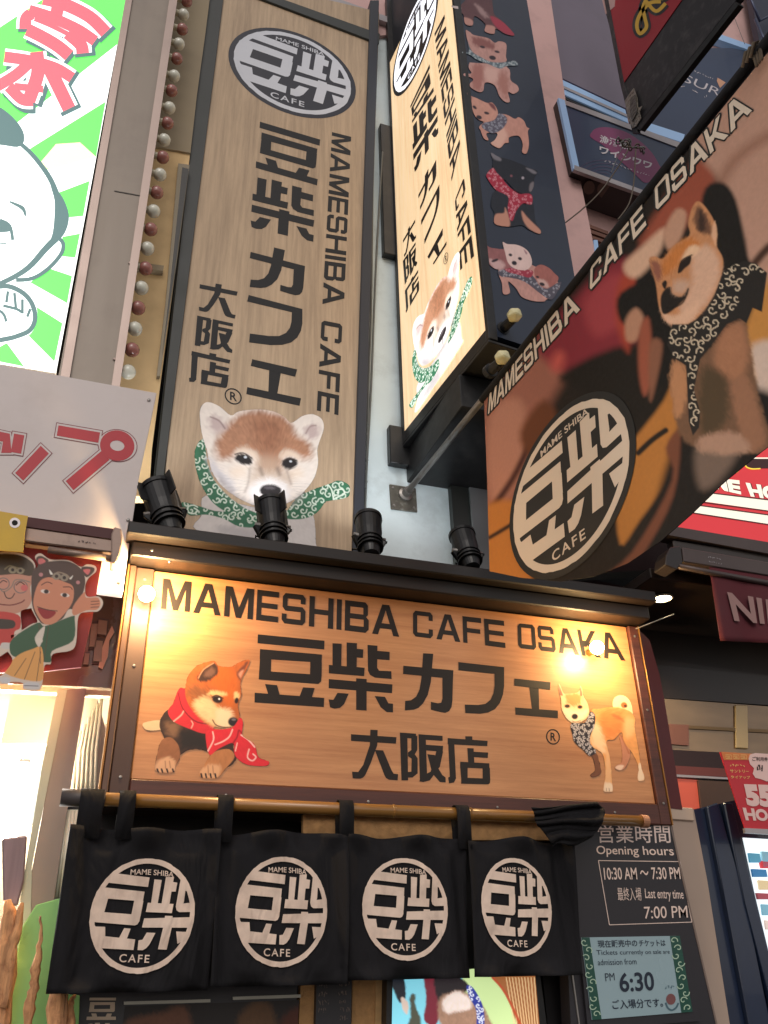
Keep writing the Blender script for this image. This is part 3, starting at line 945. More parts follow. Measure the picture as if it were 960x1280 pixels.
    a.F([(230, 570), (290, 560), (300, 520), (330, 600), (325, 660), (222, 638)], (196, 140, 120), 8)
    a.F([(420, 545), (460, 590), (510, 640), (560, 690), (545, 712), (470, 670), (430, 610)], (196, 140, 120), 8)
    sc = [(210, 232), (165, 275), (170, 310), (230, 390), (320, 440), (318, 520), (330, 600), (355, 615), (380, 545), (430, 490), (490, 498), (498, 440), (470, 418), (400, 420), (330, 370), (270, 300), (240, 270)]
    a.B(sc, (168, 42, 66), 0.0); a.swirls(sc, (226, 160, 170), 9, 4, 50, 6)
    L.append(('pup', a))
    a = Art(580, 170, 5.82)
    a.B([(250, 980), (330, 930), (500, 940), (690, 1070), (660, 1150), (600, 1190), (580, 1205), (500, 1200), (420, 1170), (380, 1110), (340, 1070), (320, 1060), (335, 1140), (285, 1148), (275, 1070)], (196, 146, 136), 0.12)
    sc = [(250, 985), (330, 950), (450, 960), (520, 1040), (600, 1100), (700, 1060), (700, 1090), (640, 1190), (560, 1150), (440, 1060), (330, 1030), (265, 1020)]
    a.B(sc, (84, 80, 92), 0.0); a.swirls(sc, (186, 184, 194), 8, 4, 50, 7)
    rc = [(300, 950), (400, 970), (500, 980), (480, 1030), (400, 1010), (310, 985)]
    a.F(rc, (160, 50, 70)); a.swirls(rc, (220, 150, 160), 8, 4, 12, 3)
    a.B([(148, 785), (190, 810), (250, 820), (300, 830), (345, 900), (345, 950), (290, 970), (225, 965), (175, 920), (155, 850)], (150, 96, 96), 0.1)
    a.F([(180, 900), (230, 900), (300, 930), (280, 965), (220, 960)], (206, 168, 166), 14); a.E(225, 905, 26, 10, (48, 34, 42), -20, 5)
    a.B([(515, 960), (560, 935), (620, 960), (660, 1000), (688, 1030), (670, 1070), (600, 1110), (545, 1080), (515, 1020)], (164, 100, 92), 0.1)
    a.F([(530, 1040), (590, 1050), (620, 1100), (560, 1090)], (206, 168, 160), 10); a.E(568, 1078, 20, 12, (44, 32, 38), 20, 4); a.E(535, 1025, 12, 8, (44, 32, 38), 20, 4)
    a.B([(280, 772), (315, 785), (380, 790), (440, 815), (480, 860), (495, 930), (450, 975), (370, 965), (320, 920), (300, 850)], (226, 196, 190), 0.05)
    a.E(338, 865, 13, 10, (40, 32, 42), 20, 4); a.E(407, 892, 15, 11, (40, 32, 42), 20, 4); a.E(366, 924, 19, 15, (36, 30, 40), 20, 4)
    a.F([(435, 825), (460, 850), (450, 860)], (160, 120, 126), 5)
    L.append(('pup', a))
    return L

def banner_art():
    a = Art(); a.rough = 0.0
    a.F([(560, 460), (640, 440), (700, 400), (715, 450), (680, 520), (690, 560), (640, 640), (600, 660)], (147, 97, 84), 12)
    a.F([(612, 520), (650, 500), (660, 560), (640, 610), (612, 620)], (174, 124, 107), 9)
    a.S([(612, 640), (640, 600), (660, 560)], 8, (70, 38, 34), 4)
    a.F([(590, 650), (640, 625), (660, 660), (660, 760), (590, 760)], (180, 116, 56), 6)
    a.S([(612, 672), (640, 655), (660, 640)], 5, (56, 38, 30), 2)
    a.F([(668, 430), (720, 370), (760, 330), (790, 330), (798, 420), (760, 460), (715, 470)], (127, 45, 57), 9)
    a.F([(730, 380), (760, 345), (785, 350), (780, 400), (745, 420)], (153, 63, 71), 10)
    a.F([(700, 470), (790, 430), (840, 470), (845, 560), (800, 640), (760, 600), (740, 500)], (28, 25, 23), 7)
    a.E(697, 452, 7, 12, (190, 90, 84), 20, 10)
    a.F([(650, 540), (680, 500), (700, 530), (690, 560), (665, 575)], (100, 59, 38), 7)
    a.F([(775, 350), (810, 300), (835, 310), (820, 360), (790, 400), (785, 440), (770, 400)], (159, 66, 50), 7)
    a.F([(800, 300), (870, 200), (895, 230), (850, 290), (830, 300)], (147, 77, 60), 8)
    a.F([(795, 340), (800, 310), (845, 300), (850, 340), (800, 380)], (21, 19, 21), 4)
    a.F([(780, 330), (800, 310), (830, 285), (825, 315), (800, 345), (785, 345)], (205, 169, 147), 5)
    a.F([(830, 290), (845, 262), (858, 268), (850, 300), (835, 312)], (184, 144, 123), 4)
    a.F([(776, 366), (830, 345), (850, 370), (845, 420), (830, 480), (808, 470), (800, 420), (775, 400)], (23, 22, 22), 4)
    a.F([(782, 400), (795, 385), (805, 400), (796, 425), (783, 425)], (174, 131, 109), 4)
    a.F([(800, 410), (812, 400), (815, 470), (805, 495), (798, 460)], (147, 82, 64), 4)
    a.F([(812, 430), (828, 430), (820, 480), (812, 500)], (131, 89, 71), 4)
    a.F([(785, 560), (830, 500), (850, 450), (860, 440), (850, 560), (835, 600), (800, 650), (775, 680), (770, 600)], (175, 117, 59), 4)
    a.S([(798, 566), (815, 550), (832, 538)], 7, (34, 30, 28), 2)
    a.F([(865, 150), (1010, 30), (1010, 430), (935, 340), (930, 300), (905, 235)], (180, 142, 126), 8)
    a.S([(880, 290), (905, 220), (930, 190), (960, 170)], 12, (140, 100, 84), 10, .8)
    a.F([(878, 245), (900, 228), (920, 250), (935, 320), (948, 350), (930, 370), (900, 360), (880, 330)], (28, 26, 26), 4)
    a.F([(930, 420), (948, 370), (1000, 300), (1000, 480), (950, 480), (935, 450)], (185, 131, 69), 6)
    a.S([(935, 340), (960, 310), (990, 290)], 10, (70, 48, 40), 4)
    a.F([(942, 430), (1000, 440), (1000, 560), (960, 540), (945, 480)], (198, 178, 168), 7)
    a.F([(840, 560), (870, 500), (905, 480), (1000, 520), (1000, 700), (840, 760), (780, 780), (800, 700)], (26, 23, 23), 8)
    a.F([(745, 730), (790, 690), (840, 600), (832, 560), (850, 540), (842, 620), (800, 700), (760, 760)], (113, 69, 52), 4)
    a.F([(870, 560), (905, 540), (925, 560), (900, 600), (875, 610)], (113, 96, 87), 8)
    # the big dog
    b = Art(790, 230, 3.878)
    b.F([(195, 870), (330, 840), (470, 700), (545, 660), (575, 800), (610, 1000), (660, 1180), (690, 1300), (520, 1300), (340, 1280), (250, 1240), (205, 1120)], (112, 84, 66), 12, fur=.06)
    b.F([(430, 720), (520, 670), (560, 760), (560, 880), (500, 960), (400, 880)], (158, 112, 86), 30, fur=.06)
    b.F([(190, 880), (250, 880), (270, 1000), (240, 1120), (200, 1100)], (176, 128, 94), 16)
    b.F([(340, 900), (450, 940), (470, 1100), (420, 1200), (330, 1200)], (78, 64, 48), 30)
    b.F([(480, 960), (560, 940), (620, 1120), (640, 1260), (560, 1290), (500, 1100)], (144, 104, 82), 20)
    b.F([(330, 1230), (450, 1200), (540, 1230), (560, 1300), (340, 1300)], (168, 134, 116), 20)
    head = [(82, 370), (110, 350), (150, 362), (200, 300), (278, 250), (272, 190), (290, 120), (318, 84), (355, 110), (398, 180), (412, 240), (410, 300), (440, 360), (436, 430), (400, 530), (350, 610), (290, 670), (220, 690), (160, 660), (130, 590), (115, 480)]
    b.F(head, (188, 134, 96), 5, fur=.08)
    b.F([(290, 330), (380, 300), (430, 400), (400, 520), (330, 620), (270, 660), (230, 600), (290, 480)], (206, 168, 146), 24, fur=.04)
    b.F([(200, 310), (280, 260), (330, 290), (260, 340), (220, 400), (150, 450), (140, 400)], (190, 120, 66), 20, fur=.08)
    b.F([(280, 300), (330, 310), (300, 350), (240, 370)], (222, 186, 156), 12)
    b.F([(140, 600), (200, 640), (280, 600), (330, 560), (300, 650), (220, 690), (160, 660)], (214, 176, 152), 16)
    b.F([(310, 110), (350, 130), (385, 200), (385, 245), (320, 230), (300, 180)], (110, 78, 62), 12)
    b.F([(330, 130), (355, 180), (350, 225), (322, 215)], (62, 46, 40), 12)
    b.F([(400, 180), (412, 240), (405, 300), (385, 240)], (214, 170, 140), 8)
    b.F([(90, 380), (130, 380), (145, 440), (120, 470)], (140, 90, 76), 14)
    b.F([(222, 425), (240, 375), (285, 348), (282, 385), (255, 410), (235, 430)], (38, 30, 28), 4)
    b.S([(225, 430), (240, 372), (290, 344)], 6, (32, 24, 24), 3)
    b.F([(145, 485), (160, 466), (170, 480), (160, 510)], (38, 30, 28), 4)
    b.F([(140, 545), (165, 505), (190, 500), (196, 530), (240, 545), (275, 500), (262, 550), (200, 610), (160, 632), (142, 610)], (34, 30, 30), 5)
    b.F([(200, 480), (245, 465), (275, 485), (250, 530), (205, 530)], (190, 158, 140), 22)
    b.S([(165, 600), (210, 596), (250, 570), (272, 510)], 7, (28, 24, 24), 5)
    sc = [(170, 780), (195, 680), (270, 680), (340, 640), (400, 540), (440, 430), (540, 372), (600, 385), (655, 430), (630, 620), (585, 600), (555, 675), (520, 650), (460, 680), (400, 760), (330, 850), (320, 900), (300, 1000), (330, 1100), (325, 1180), (295, 1220), (275, 1150), (268, 1000), (262, 880), (200, 840)]
    b.F(sc, (38, 36, 36), 3, smooth=False)
    pat = [(175, 780), (200, 690), (280, 680), (345, 640), (405, 540), (445, 430), (540, 375), (600, 390), (640, 425), (580, 450), (545, 520), (500, 600), (440, 680), (390, 760), (330, 830), (318, 900), (300, 1000), (330, 1100), (322, 1180), (295, 1215), (280, 1150), (270, 1000), (265, 870), (200, 835)]
    b.swirls(pat, (202, 188, 168), 22, 6, 95, 11, 0.95)
    b.flow(190, 560, 260)
    return a, b

def cartoon_art():
    a = Art(0, 620, 4.925)
    O = (214, 196, 180)
    def fig(p, w=14): a.S(list(p) + [p[0]], w, O, 1)
    BK = (58, 44, 40)
    # outlines of the cut-out couple
    left = [(-60, 400), (-20, 355), (80, 350), (160, 370), (215, 420), (215, 500), (190, 560), (200, 680), (150, 700), (130, 720), (135, 820), (100, 850), (70, 860), (90, 930), (60, 950), (-60, 960)]
    right = [(215, 380), (250, 358), (310, 395), (420, 400), (490, 440), (530, 425), (580, 435), (585, 470), (540, 510), (520, 560), (530, 620), (600, 620), (628, 660), (600, 710), (540, 715), (480, 740), (465, 900), (430, 950), (325, 970), (312, 1030), (275, 1040), (262, 1140), (240, 1190), (150, 1185), (140, 1145), (70, 1140), (60, 1150), (0, 1150), (-5, 1110), (25, 1090), (80, 1010), (50, 950), (75, 930), (80, 870), (190, 790), (230, 770), (190, 680), (190, 560), (210, 470), (235, 430)]
    for P in (left, right):
        a.F([((x - 250) * 1.02 + 250, (y - 760) * 1.015 + 760) for x, y in P], O, 1, True)
    a.F([(-60, 480), (200, 490), (185, 560), (190, 660), (110, 720), (-60, 720)], (196, 140, 118), 1)
    a.F([(-60, 410), (-20, 362), (80, 358), (155, 378), (208, 425), (195, 490), (100, 480), (-60, 485)], (74, 60, 44), 1)
    a.S([(20, 510), (-10, 540), (20, 590), (70, 560), (90, 520), (130, 515), (185, 530)], 6, (130, 122, 112))
    a.E(128, 560, 44, 40, (120, 110, 105), 0, 1); a.E(128, 560, 38, 34, (200, 140, 120), 0, 1)
    a.E(20, 540, 40, 38, (120, 110, 105), 0, 1); a.E(20, 540, 34, 32, (200, 140, 120), 0, 1)
    a.E(150, 565, 22, 20, (206, 104, 100), 0, 4)
    a.S([(100, 548), (125, 530), (150, 545)], 6, BK); a.S([(0, 535), (20, 520), (42, 530)], 6, BK)
    a.S([(25, 590), (40, 625), (70, 628), (90, 600)], 6, BK)
    a.S([(-40, 660), (60, 672), (130, 655), (150, 640)], 7, (110, 40, 40))
    a.S([(30, 450), (60, 430), (100, 440), (150, 455)], 8, (130, 118, 84)); a.E(78, 455, 26, 22, (146, 134, 110), 0, 1); a.E(125, 460, 24, 20, (146, 134, 110), 0, 1); a.E(78, 455, 10, 10, BK); a.E(125, 460, 10, 10, BK)
    a.F([(-60, 725), (110, 730), (125, 810), (90, 835), (70, 900), (-60, 910)], (192, 66, 58), 1)
    a.F([(-60, 760), (80, 765), (78, 815), (-60, 810)], (66, 54, 44), 1)
    a.F([(10, 905), (60, 905), (82, 925), (60, 942), (10, 935)], (205, 196, 190), 1); 
    # right figure
    a.F([(80, 875), (230, 780), (280, 800), (440, 740), (460, 760), (450, 890), (320, 955), (310, 1025), (180, 1000), (90, 990), (60, 950)], (62, 92, 66), 1)
    a.F([(105, 985), (205, 940), (255, 930), (268, 1030), (250, 1140), (30, 1090)], (222, 160, 92), 1)
    for q in ([(160, 1000), (90, 1105)], [(215, 960), (150, 1130)], [(250, 960), (225, 1140)], [(240, 790), (250, 1030)], [(300, 800), (270, 1020)]): a.S(q, 4, (90, 70, 50))
    a.F([(215, 870), (275, 800), (262, 880), (240, 930)], (214, 200, 186), 1); a.E(243, 890, 20, 18, (220, 206, 190))
    a.F([(0, 1115), (60, 1120), (55, 1150), (5, 1145)], (206, 200, 200), 1); a.F([(150, 1150), (235, 1150), (235, 1185), (155, 1182)], (206, 200, 200), 1)
    a.S([(150, 1168), (235, 1170)], 4, BK)
    a.F([(200, 470), (240, 420), (330, 400), (430, 405), (500, 450), (525, 520), (510, 600), (470, 690), (420, 700), (380, 760), (280, 790), (235, 760), (200, 680), (192, 560)], (84, 64, 56), 1)
    a.F([(222, 385), (252, 368), (300, 400), (240, 430)], (84, 64, 56), 1); a.F([(235, 390), (262, 385), (280, 405), (242, 420)], (206, 110, 110), 1)
    a.F([(500, 440), (575, 440), (575, 470), (530, 500)], (84, 64, 56), 1); a.F([(512, 455), (556, 452), (540, 485)], (206, 110, 110), 1)
    a.F([(235, 540), (300, 500), (400, 530), (450, 560), (450, 640), (410, 710), (340, 780), (280, 790), (240, 750), (205, 660)], (206, 136, 106), 1)
    a.S([(320, 500), (355, 470), (410, 485), (430, 510)], 8, (150, 130, 110)); a.E(348, 494, 26, 22, (150, 136, 118)); a.E(396, 503, 25, 22, (150, 136, 118)); a.E(348, 494, 11, 11, BK); a.E(396, 503, 11, 11, BK)
    a.F([(303, 452), (325, 480), (310, 482)], (230, 224, 214)); a.F([(450, 488), (438, 512), (428, 508)], (230, 224, 214))
    a.E(252, 484, 13, 12, (190, 130, 130)); a.E(480, 532, 12, 11, (190, 130, 130))
    a.S([(255, 548), (290, 530), (320, 540)], 5, BK); a.S([(390, 560), (430, 560), (445, 575)], 5, BK)
    a.E(278, 588, 28, 12, (230, 214, 204), 8); a.E(285, 588, 15, 13, BK); a.E(400, 610, 28, 12, (230, 214, 204), 8); a.E(398, 610, 15, 13, BK)
    a.F([(232, 690), (290, 700), (345, 715), (310, 752), (265, 750)], (150, 44, 44), 1); a.S([(230, 682), (290, 700), (352, 708)], 5, BK)
    a.F([(450, 680), (520, 590), (530, 625), (600, 625), (618, 665), (595, 700), (530, 705), (455, 735)], (206, 136, 106), 1)
    for y in (650, 668, 686): a.S([(560, y), (610, y - 4)], 4, BK)
    return a

def screen_art():
    a = Art(360, 1190, 2.8235)
    a.F([(340, 60), (620, 60), (640, 300), (340, 300)], (120, 196, 214), 2)
    a.F([(615, 90), (740, 60), (860, 300), (680, 300)], (190, 214, 150), 4)
    a.F([(720, 60), (900, 60), (900, 300), (830, 300), (770, 150)], (150, 92, 52), 3)
    for k in range(12): a.S([(770 + k * 11, 90), (800 + k * 9, 260)], 3, (222, 190, 140), 1)
    a.S([(722, 90), (770, 150), (840, 300)], 9, (170, 70, 40), 3)
    a.F([(355, 80), (405, 80), (415, 160), (395, 180), (380, 150)], (24, 28, 36), 4)
    a.F([(400, 160), (425, 180), (420, 220), (405, 200)], (196, 176, 164), 4)
    a.F([(430, 160), (448, 150), (450, 190), (470, 240), (460, 290), (410, 290), (432, 230)], (70, 72, 60), 5)
    a.F([(480, 80), (515, 80), (540, 190), (520, 260), (480, 240), (488, 170)], (110, 36, 50), 4)
    a.F([(515, 80), (590, 80), (640, 130), (560, 180), (540, 200)], (34, 28, 32), 5)
    a.F([(530, 180), (580, 140), (640, 145), (680, 180), (720, 260), (720, 300), (560, 300)], (150, 116, 96), 8, fur=.1)
    a.F([(545, 175), (590, 140), (640, 160), (645, 200), (590, 210), (560, 215)], (222, 206, 198), 8, fur=.08)
    sc = [(630, 120), (655, 128), (690, 200), (690, 300), (665, 300), (665, 210), (640, 160)]
    a.F(sc, (40, 52, 140), 2); a.swirls(sc, (220, 224, 240), 9, 4, 16, 2)
    return a

def poster_art():
    a = Art(0, 0, 1)
    a.F([(300, 1270), (320, 1252), (340, 1260), (345, 1300), (300, 1300)], (96, 66, 40), 6, fur=.1)
    a.F([(352, 1275), (372, 1258), (392, 1262), (396, 1300), (352, 1300)], (84, 40, 24), 6, fur=.1)
    a.F([(160, 1276), (200, 1266), (232, 1258), (232, 1300), (150, 1300)], (110, 70, 50), 6, fur=.1)
    return a
# ---------------------------------------------------------------- materials of the place
K = mat
black_print = K('black_print', (30, 30, 32), 0.55, spec=0.3)
fascia_ink = K('fascia_ink', (34, 28, 26), 0.5, spec=0.3)
cream_cloth = K('cream_cloth_print', (228, 204, 186), 0.8, noise=0.10, scale=30, dirt=((150, 120, 104), 9, .35))
white_print = K('white_print', (200, 204, 214), 0.5, noise=0.03, scale=9)
banner_white = K('banner_white_print', (206, 192, 178), 0.6)
print_m = K('printed_sheet', rough=0.45, vcol=True, spec=0.35)
print_cloth = K('printed_cloth', rough=0.75, vcol=True, noise=0.06, scale=90, spec=0.2)
wood_sign = wood('printed_oak_upright', (190, 165, 136), (152, 130, 106), 'z', 0.55)
wood_fascia = wood('printed_oak_lying', (204, 146, 98), (172, 114, 72), 'x', 0.42, coat=0.15)
wood_lit = wood('lit_printed_oak', (238, 210, 170), (212, 178, 134), 'z', 0.4, emit=0.72)
lit_print = K('lit_print', rough=0.4, vcol=True, emit=0.85)
lit_black = K('lit_sheet_black', (24, 24, 28), 0.4)
lit_white = K('lit_sheet_white', (240, 242, 250), 0.4, emit=0.95)
dark_wood = wood('dark_stained_wood', (30, 18, 12), (13, 9, 7), 'x', 0.5)
frame_brown = wood('brown_frame_wood', (92, 50, 40), (58, 30, 26), 'x', 0.45)
frame_taupe = K('taupe_aluminium', (74, 54, 48), 0.5, 0.2, noise=0.08, scale=12, stretch=(1, 1, .2))
brass_edge = K('polished_edge', (150, 108, 62), 0.35, 0.6)
black_metal = K('black_painted_metal', (20, 20, 22), 0.42, noise=0.15, scale=20, dirt=((70, 66, 62), 14, .25))
black_lamp = K('black_lamp_body', (12, 12, 14), 0.4, noise=0.2, scale=30)
lamp_blue = K('lamp_lens_blue', (20, 26, 70), 0.15, coat=.6)
dark_frame = K('dark_green_frame', (42, 46, 44), 0.45, noise=0.1, scale=10)
plaster = K('white_plaster', (216, 230, 234), 0.85, noise=0.06, scale=6, bump=0.6, dirt=((140, 150, 150), 5, .4), noise_detail=9)
pink_wall = K('pink_wall_panel', (206, 168, 164), 0.7, noise=0.04, scale=4, dirt=((150, 120, 120), 6, .3))
beige_wall = K('beige_wall', (222, 190, 140), 0.75, noise=0.06, scale=3, dirt=((150, 120, 84), 4, .3))  # colour lightened to carry the lamp glow on this lower wall
beige_upper = K('taupe_upper_wall', (150, 136, 112), 0.75, noise=0.06, scale=3)
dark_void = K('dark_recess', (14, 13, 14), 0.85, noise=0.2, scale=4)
grey_metal = K('grey_brushed_trim', (132, 122, 112), 0.42, 0.35, noise=0.10, scale=7, stretch=(3, 3, .25), dirt=((110, 98, 92), 5, .35))
trim_metal = K('pale_trim_metal', (168, 150, 142), 0.35, 0.5, noise=0.05, scale=9)
white_board = K('white_board', (206, 196, 194), 0.55, noise=0.03, scale=2, dirt=((170, 158, 152), 3, .3))
red_ink = K('red_ink', (176, 32, 46), 0.5)
pale_ink = K('pale_ink', (226, 208, 206), 0.5)
plant_ink = K('navy_panel_print', NAVY, 0.4, noise=0.12, scale=5, coat=.15)
steel = K('galvanised_steel', (150, 146, 142), 0.38, 0.8, noise=0.15, scale=25, dirt=((96, 84, 74), 18, .6))
rust_plate = K('weathered_plate', (104, 100, 92), 0.5, 0.6, noise=0.25, scale=30, dirt=((200, 200, 190), 26, .5))
cable_m = K('grey_cable', (96, 98, 96), 0.5)
rope_m = K('old_rope', (96, 86, 76), 0.9, noise=.2, scale=60)
glass_knob = K('faceted_lamp_glass', (214, 206, 160), 0.12, coat=0.7, noise=.1, scale=30)
bulb_white = K('frosted_bulb', (206, 206, 192), 0.15, coat=.6, noise=.08, scale=30)
bulb_red = K('dull_red_bulb', (150, 96, 88), 0.2, coat=.5, noise=.1, scale=30)
socket_m = K('bulb_socket', (190, 184, 160), 0.5)
cloth_black = K('black_noren_cloth', (28, 27, 30), 0.85, noise=0.3, scale=5, spec=0.25)
bamboo_m = K('varnished_bamboo', (140, 98, 46), 0.3, noise=0.15, scale=8, stretch=(.6, 3, 3), coat=.4)
tape_m = K('black_tape', (26, 26, 28), 0.4, noise=.2, scale=10)
board_black = K('black_notice_board', (38, 36, 42), 0.45, noise=0.08, scale=3)
notice_white = K('notice_white_ink', (228, 206, 196), 0.55)
screen_cyan = K('ticket_screen', (130, 150, 156), 0.25, emit=0.16, noise=0.03, scale=3)
screen_ink = K('screen_ink', (18, 32, 52), 0.3)
screen_green = K('screen_green', (20, 74, 62), 0.3)
screen_pale = K('screen_pale_swirls', (150, 172, 150), 0.3, emit=.15)
lit_picture = K('monitor_picture', rough=0.25, vcol=True, emit=0.75)
sand_wall = K('sand_plaster', (196, 150, 100), 0.95, noise=0.2, scale=40, bump=0.8, noise_detail=8)
lit_green = K('lit_green_sheet', (96, 226, 92), 0.35, emit=0.85, noise=.14, scale=1.2)
lit_glow = K('lit_sheet_paper_white', (252, 255, 252), 0.35, emit=1.05)
lit_red = K('lit_red_lettering', (244, 92, 106), 0.35, emit=0.8)
lit_shadow = K('lit_teal_shadow', (78, 120, 122), 0.35, emit=0.45)
lit_yellow = K('lit_pale_yellow', (250, 255, 190), .35, emit=.9)
shop_red = K('shop_red_sheet', (196, 50, 56), 0.4, emit=.55, noise=.04, scale=2)
shop_cream = K('shop_cream_sheet', (236, 226, 208), 0.4, emit=.62)
shop_line = K('shop_dark_line', (64, 26, 26), 0.4, emit=.1)
soffit_m = K('dark_soffit', (44, 33, 26), 0.35, noise=0.2, scale=3, stretch=(.3, 3, 1), coat=.2)
maroon = K('maroon_cloth', (84, 24, 34), 0.8, noise=.12, scale=6)
maroon_strip = K('dark_maroon', (72, 26, 28), 0.6, noise=.1, scale=6)
roller_m = K('roller_casing', (146, 124, 112), 0.4, .3, noise=.08, scale=8, dirt=((92, 74, 64), 12, .5))
roller_dark = K('dark_roller_casing', (82, 70, 68), 0.4, .3, noise=.1, scale=8)
yellow_flap = K('yellow_tarpaulin', (206, 168, 62), 0.6, noise=.12, scale=9)
navy_case = K('navy_machine_case', (26, 38, 62), 0.28, coat=.4, noise=.15, scale=3, stretch=(3, 3, .3))
pillar_m = K('beige_pillar', (168, 148, 134), 0.7, noise=.06, scale=5)
dark_red_post = K('dark_red_post', (84, 22, 24), 0.5, noise=.08, scale=5)
glass_panel = K('smoked_glass', (150, 124, 96), 0.16, .55, coat=.5, noise=.35, scale=2.2, stretch=(1, 1, 4))
lamp_on = K('lit_warm_lamp', (255, 226, 180), 0.3, emit=14)
lamp_white = K('lit_white_lamp', (255, 252, 244), 0.3, emit=14)
poster_red = K('poster_red', (190, 40, 52), 0.5, noise=.06, scale=6)
poster_pale = K('poster_pale', (224, 190, 184), 0.5)
green_board = K('pale_green_board', (138, 196, 120), 0.6, noise=.05, scale=3)
bark_m = K('dry_wood', (206, 150, 104), 0.8, noise=.4, scale=26, stretch=(3, 3, .4), bump=.9, dirt=((110, 60, 40), 22, .8))
vinyl = K('clear_vinyl_curtain', (226, 220, 196), 0.25, noise=.12, scale=4, stretch=(5, 5, .3), coat=.5, bump=.9)
taupe_post = K('taupe_post', (150, 132, 116), 0.45, noise=.08, scale=4, stretch=(3, 3, .3), coat=.2)
pale_green_post = K('pale_green_post', (176, 178, 156), 0.4, noise=.08, scale=5, coat=.2)
int_wall = K('interior_cream_wall', (206, 188, 160), 0.8, noise=.06, scale=3)
blue_frame = K('pale_blue_frame', (150, 182, 220), 0.35, .2, emit=.10)
silver_frame = K('silver_frame', (170, 164, 166), 0.35, .5)
mauve_panel = K('mauve_grey_panel', (104, 94, 110), 0.4, noise=.12, scale=1.5, coat=.2, dirt=((80, 72, 84), 2, .4))
navy_panel = K('navy_sign_face', (38, 54, 82), 0.4, noise=.12, scale=2, coat=.1)
plum_panel = K('plum_sign_face', (120, 48, 92), 0.5)
night_print = K('faint_white_print', (196, 190, 196), 0.5)
red_panel = K('deep_red_panel', (168, 34, 48), 0.45, noise=.05, scale=2)
yellow_ink = K('yellow_script_ink', (226, 180, 64), 0.5)
charcoal = K('charcoal_sheet_metal', (42, 40, 44), 0.5, noise=.12, scale=5, dirt=((96, 92, 92), 22, .5))
foil = K('torn_silver_tape', (160, 152, 140), 0.3, .7, noise=.3, scale=40, bump=.8)
brown_beam = K('brown_beam', (104, 66, 52), 0.5, noise=.1, scale=8)
asphalt = K('paving', (88, 84, 80), 0.8, noise=.15, scale=6, bump=.3)

for m_ in (cloth_black, cream_cloth): crease(m_, strength=.6)
crease(print_cloth, 2.5, .3, .03)
# ---------------------------------------------------------------- the setting
bm = bmesh.new()
vs = [bm.verts.new(v) for v in ((-120, -120, 0), (120, -120, 0), (120, 120, 0), (-120, 120, 0))]
bm.faces.new(vs)
struct(bm_obj('street', bm, asphalt))

YW = 0.34
wall = thing('cafe_building', 'dark narrow building that carries the wooden signs, pale plaster showing between them', 'building', (1, 1.2, 0))
box('wall', -0.03, 9, 1.25, 9, 0, 11, dark_void, wall)
box('lower_wall', -0.03, 0.98, 0.17, 0.30, 0, 1.5, dark_void, wall)
box('lower_wall', 1.0, 1.86, 0.012, 0.16, 0, 1.5, dark_void, wall)
slab('plaster_wall', [(452, -60), (600, -60), (640, 730), (430, 700)], PY(YW), 0.06, plaster, wall)
slab('wall_trim', [(560, 560), (606, 560), (600, 725), (572, 722)], PY(YW), 0.03, dark_frame, wall, lift=0.035)
slab('grey_wall_strip', [(583, 560), (640, 560), (640, 740), (597, 735)], PY(YW), 0.03, K('grey_wall', (112, 118, 120), .8, noise=.08, scale=4), wall, lift=0.045)
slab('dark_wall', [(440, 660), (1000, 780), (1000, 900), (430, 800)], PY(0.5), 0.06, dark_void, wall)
slab('pink_wall', [(640, -80), (1010, -80), (1010, 330), (745, 330), (700, 330)], PY(YW + 0.06), 0.08, pink_wall, wall)
slab('soffit_band', [(330, -40), (520, -10), (500, 42), (470, 45), (300, 0)], PY(YW), 0.05, pink_wall, wall, lift=0.02)
slab('soffit_band', [(395, -12), (510, 30), (508, 36), (393, -4)], PY(YW), 0.03, silver_frame, wall, lift=0.05)
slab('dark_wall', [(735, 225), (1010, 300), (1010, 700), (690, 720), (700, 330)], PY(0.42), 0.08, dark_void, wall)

# ---------------------------------------------------------------- big fascia sign over the door
FQ = [(193, 712), (783, 786), (820, 1003), (166, 975)]
fs = thing('shop_sign', 'wide lit wooden sign over the black door curtains, puppies at both ends', 'sign', (0.95, 0.06, 2.1))
P0 = PY(0)
FX0, FX1, FZ0, FZ1 = 0.150, 1.764, 2.098, 2.698
box('panel', FX0, FX1, 0.0, 0.03, FZ0, FZ1, wood_fascia, fs)
box('housing', 0.078, 1.80, 0.032, 0.14, 2.03, 2.70, K('housing_dark', (40, 26, 22), .6), fs)
box('frame', 0.098, FX0 - 0.001, -0.012, 0.030, 2.035, FZ1, frame_taupe, fs)
box('frame', 0.0785, 0.0965, -0.022, 0.030, 2.035, FZ1, K('pale_taupe_edge', (92, 70, 60), .35, .4), fs)
box('frame_edge', 0.073, 0.0775, -0.026, 0.030, 2.035, FZ1, brass_edge, fs, 0.001)
box('frame', FX1 + 0.001, 1.802, -0.012, 0.030, 2.035, FZ1, frame_brown, fs)
box('frame_edge', 1.8025, 1.806, -0.016, 0.030, 2.035, FZ1, brass_edge, fs, 0.001)
box('frame', FX0, FX1, -0.012, 0.030, 2.035, FZ0 - 0.001, frame_brown, fs)
ik = Ink(P0, 0.0004)
ik.caps('MAMESHIBA', [(204, 723), (499, 758), (499, 796), (201, 761)])
ik.caps('CAFE', [(516, 763), (630, 776), (632, 810), (516, 795)])
ik.caps('OSAKA', [(647, 779), (772, 792), (782, 826), (648, 810)])
ik.build('', fascia_ink, fs, 'letter')
s2 = lambda x0, y0, s, q: [(x0 + a / s, y0 + b / s) for a, b in q]
ik = Ink(P0, 0.0004)
for ch in '豆柴': ik.glyph(ch, s2(300, 780, 4.8, GLYPHS[ch][0]))
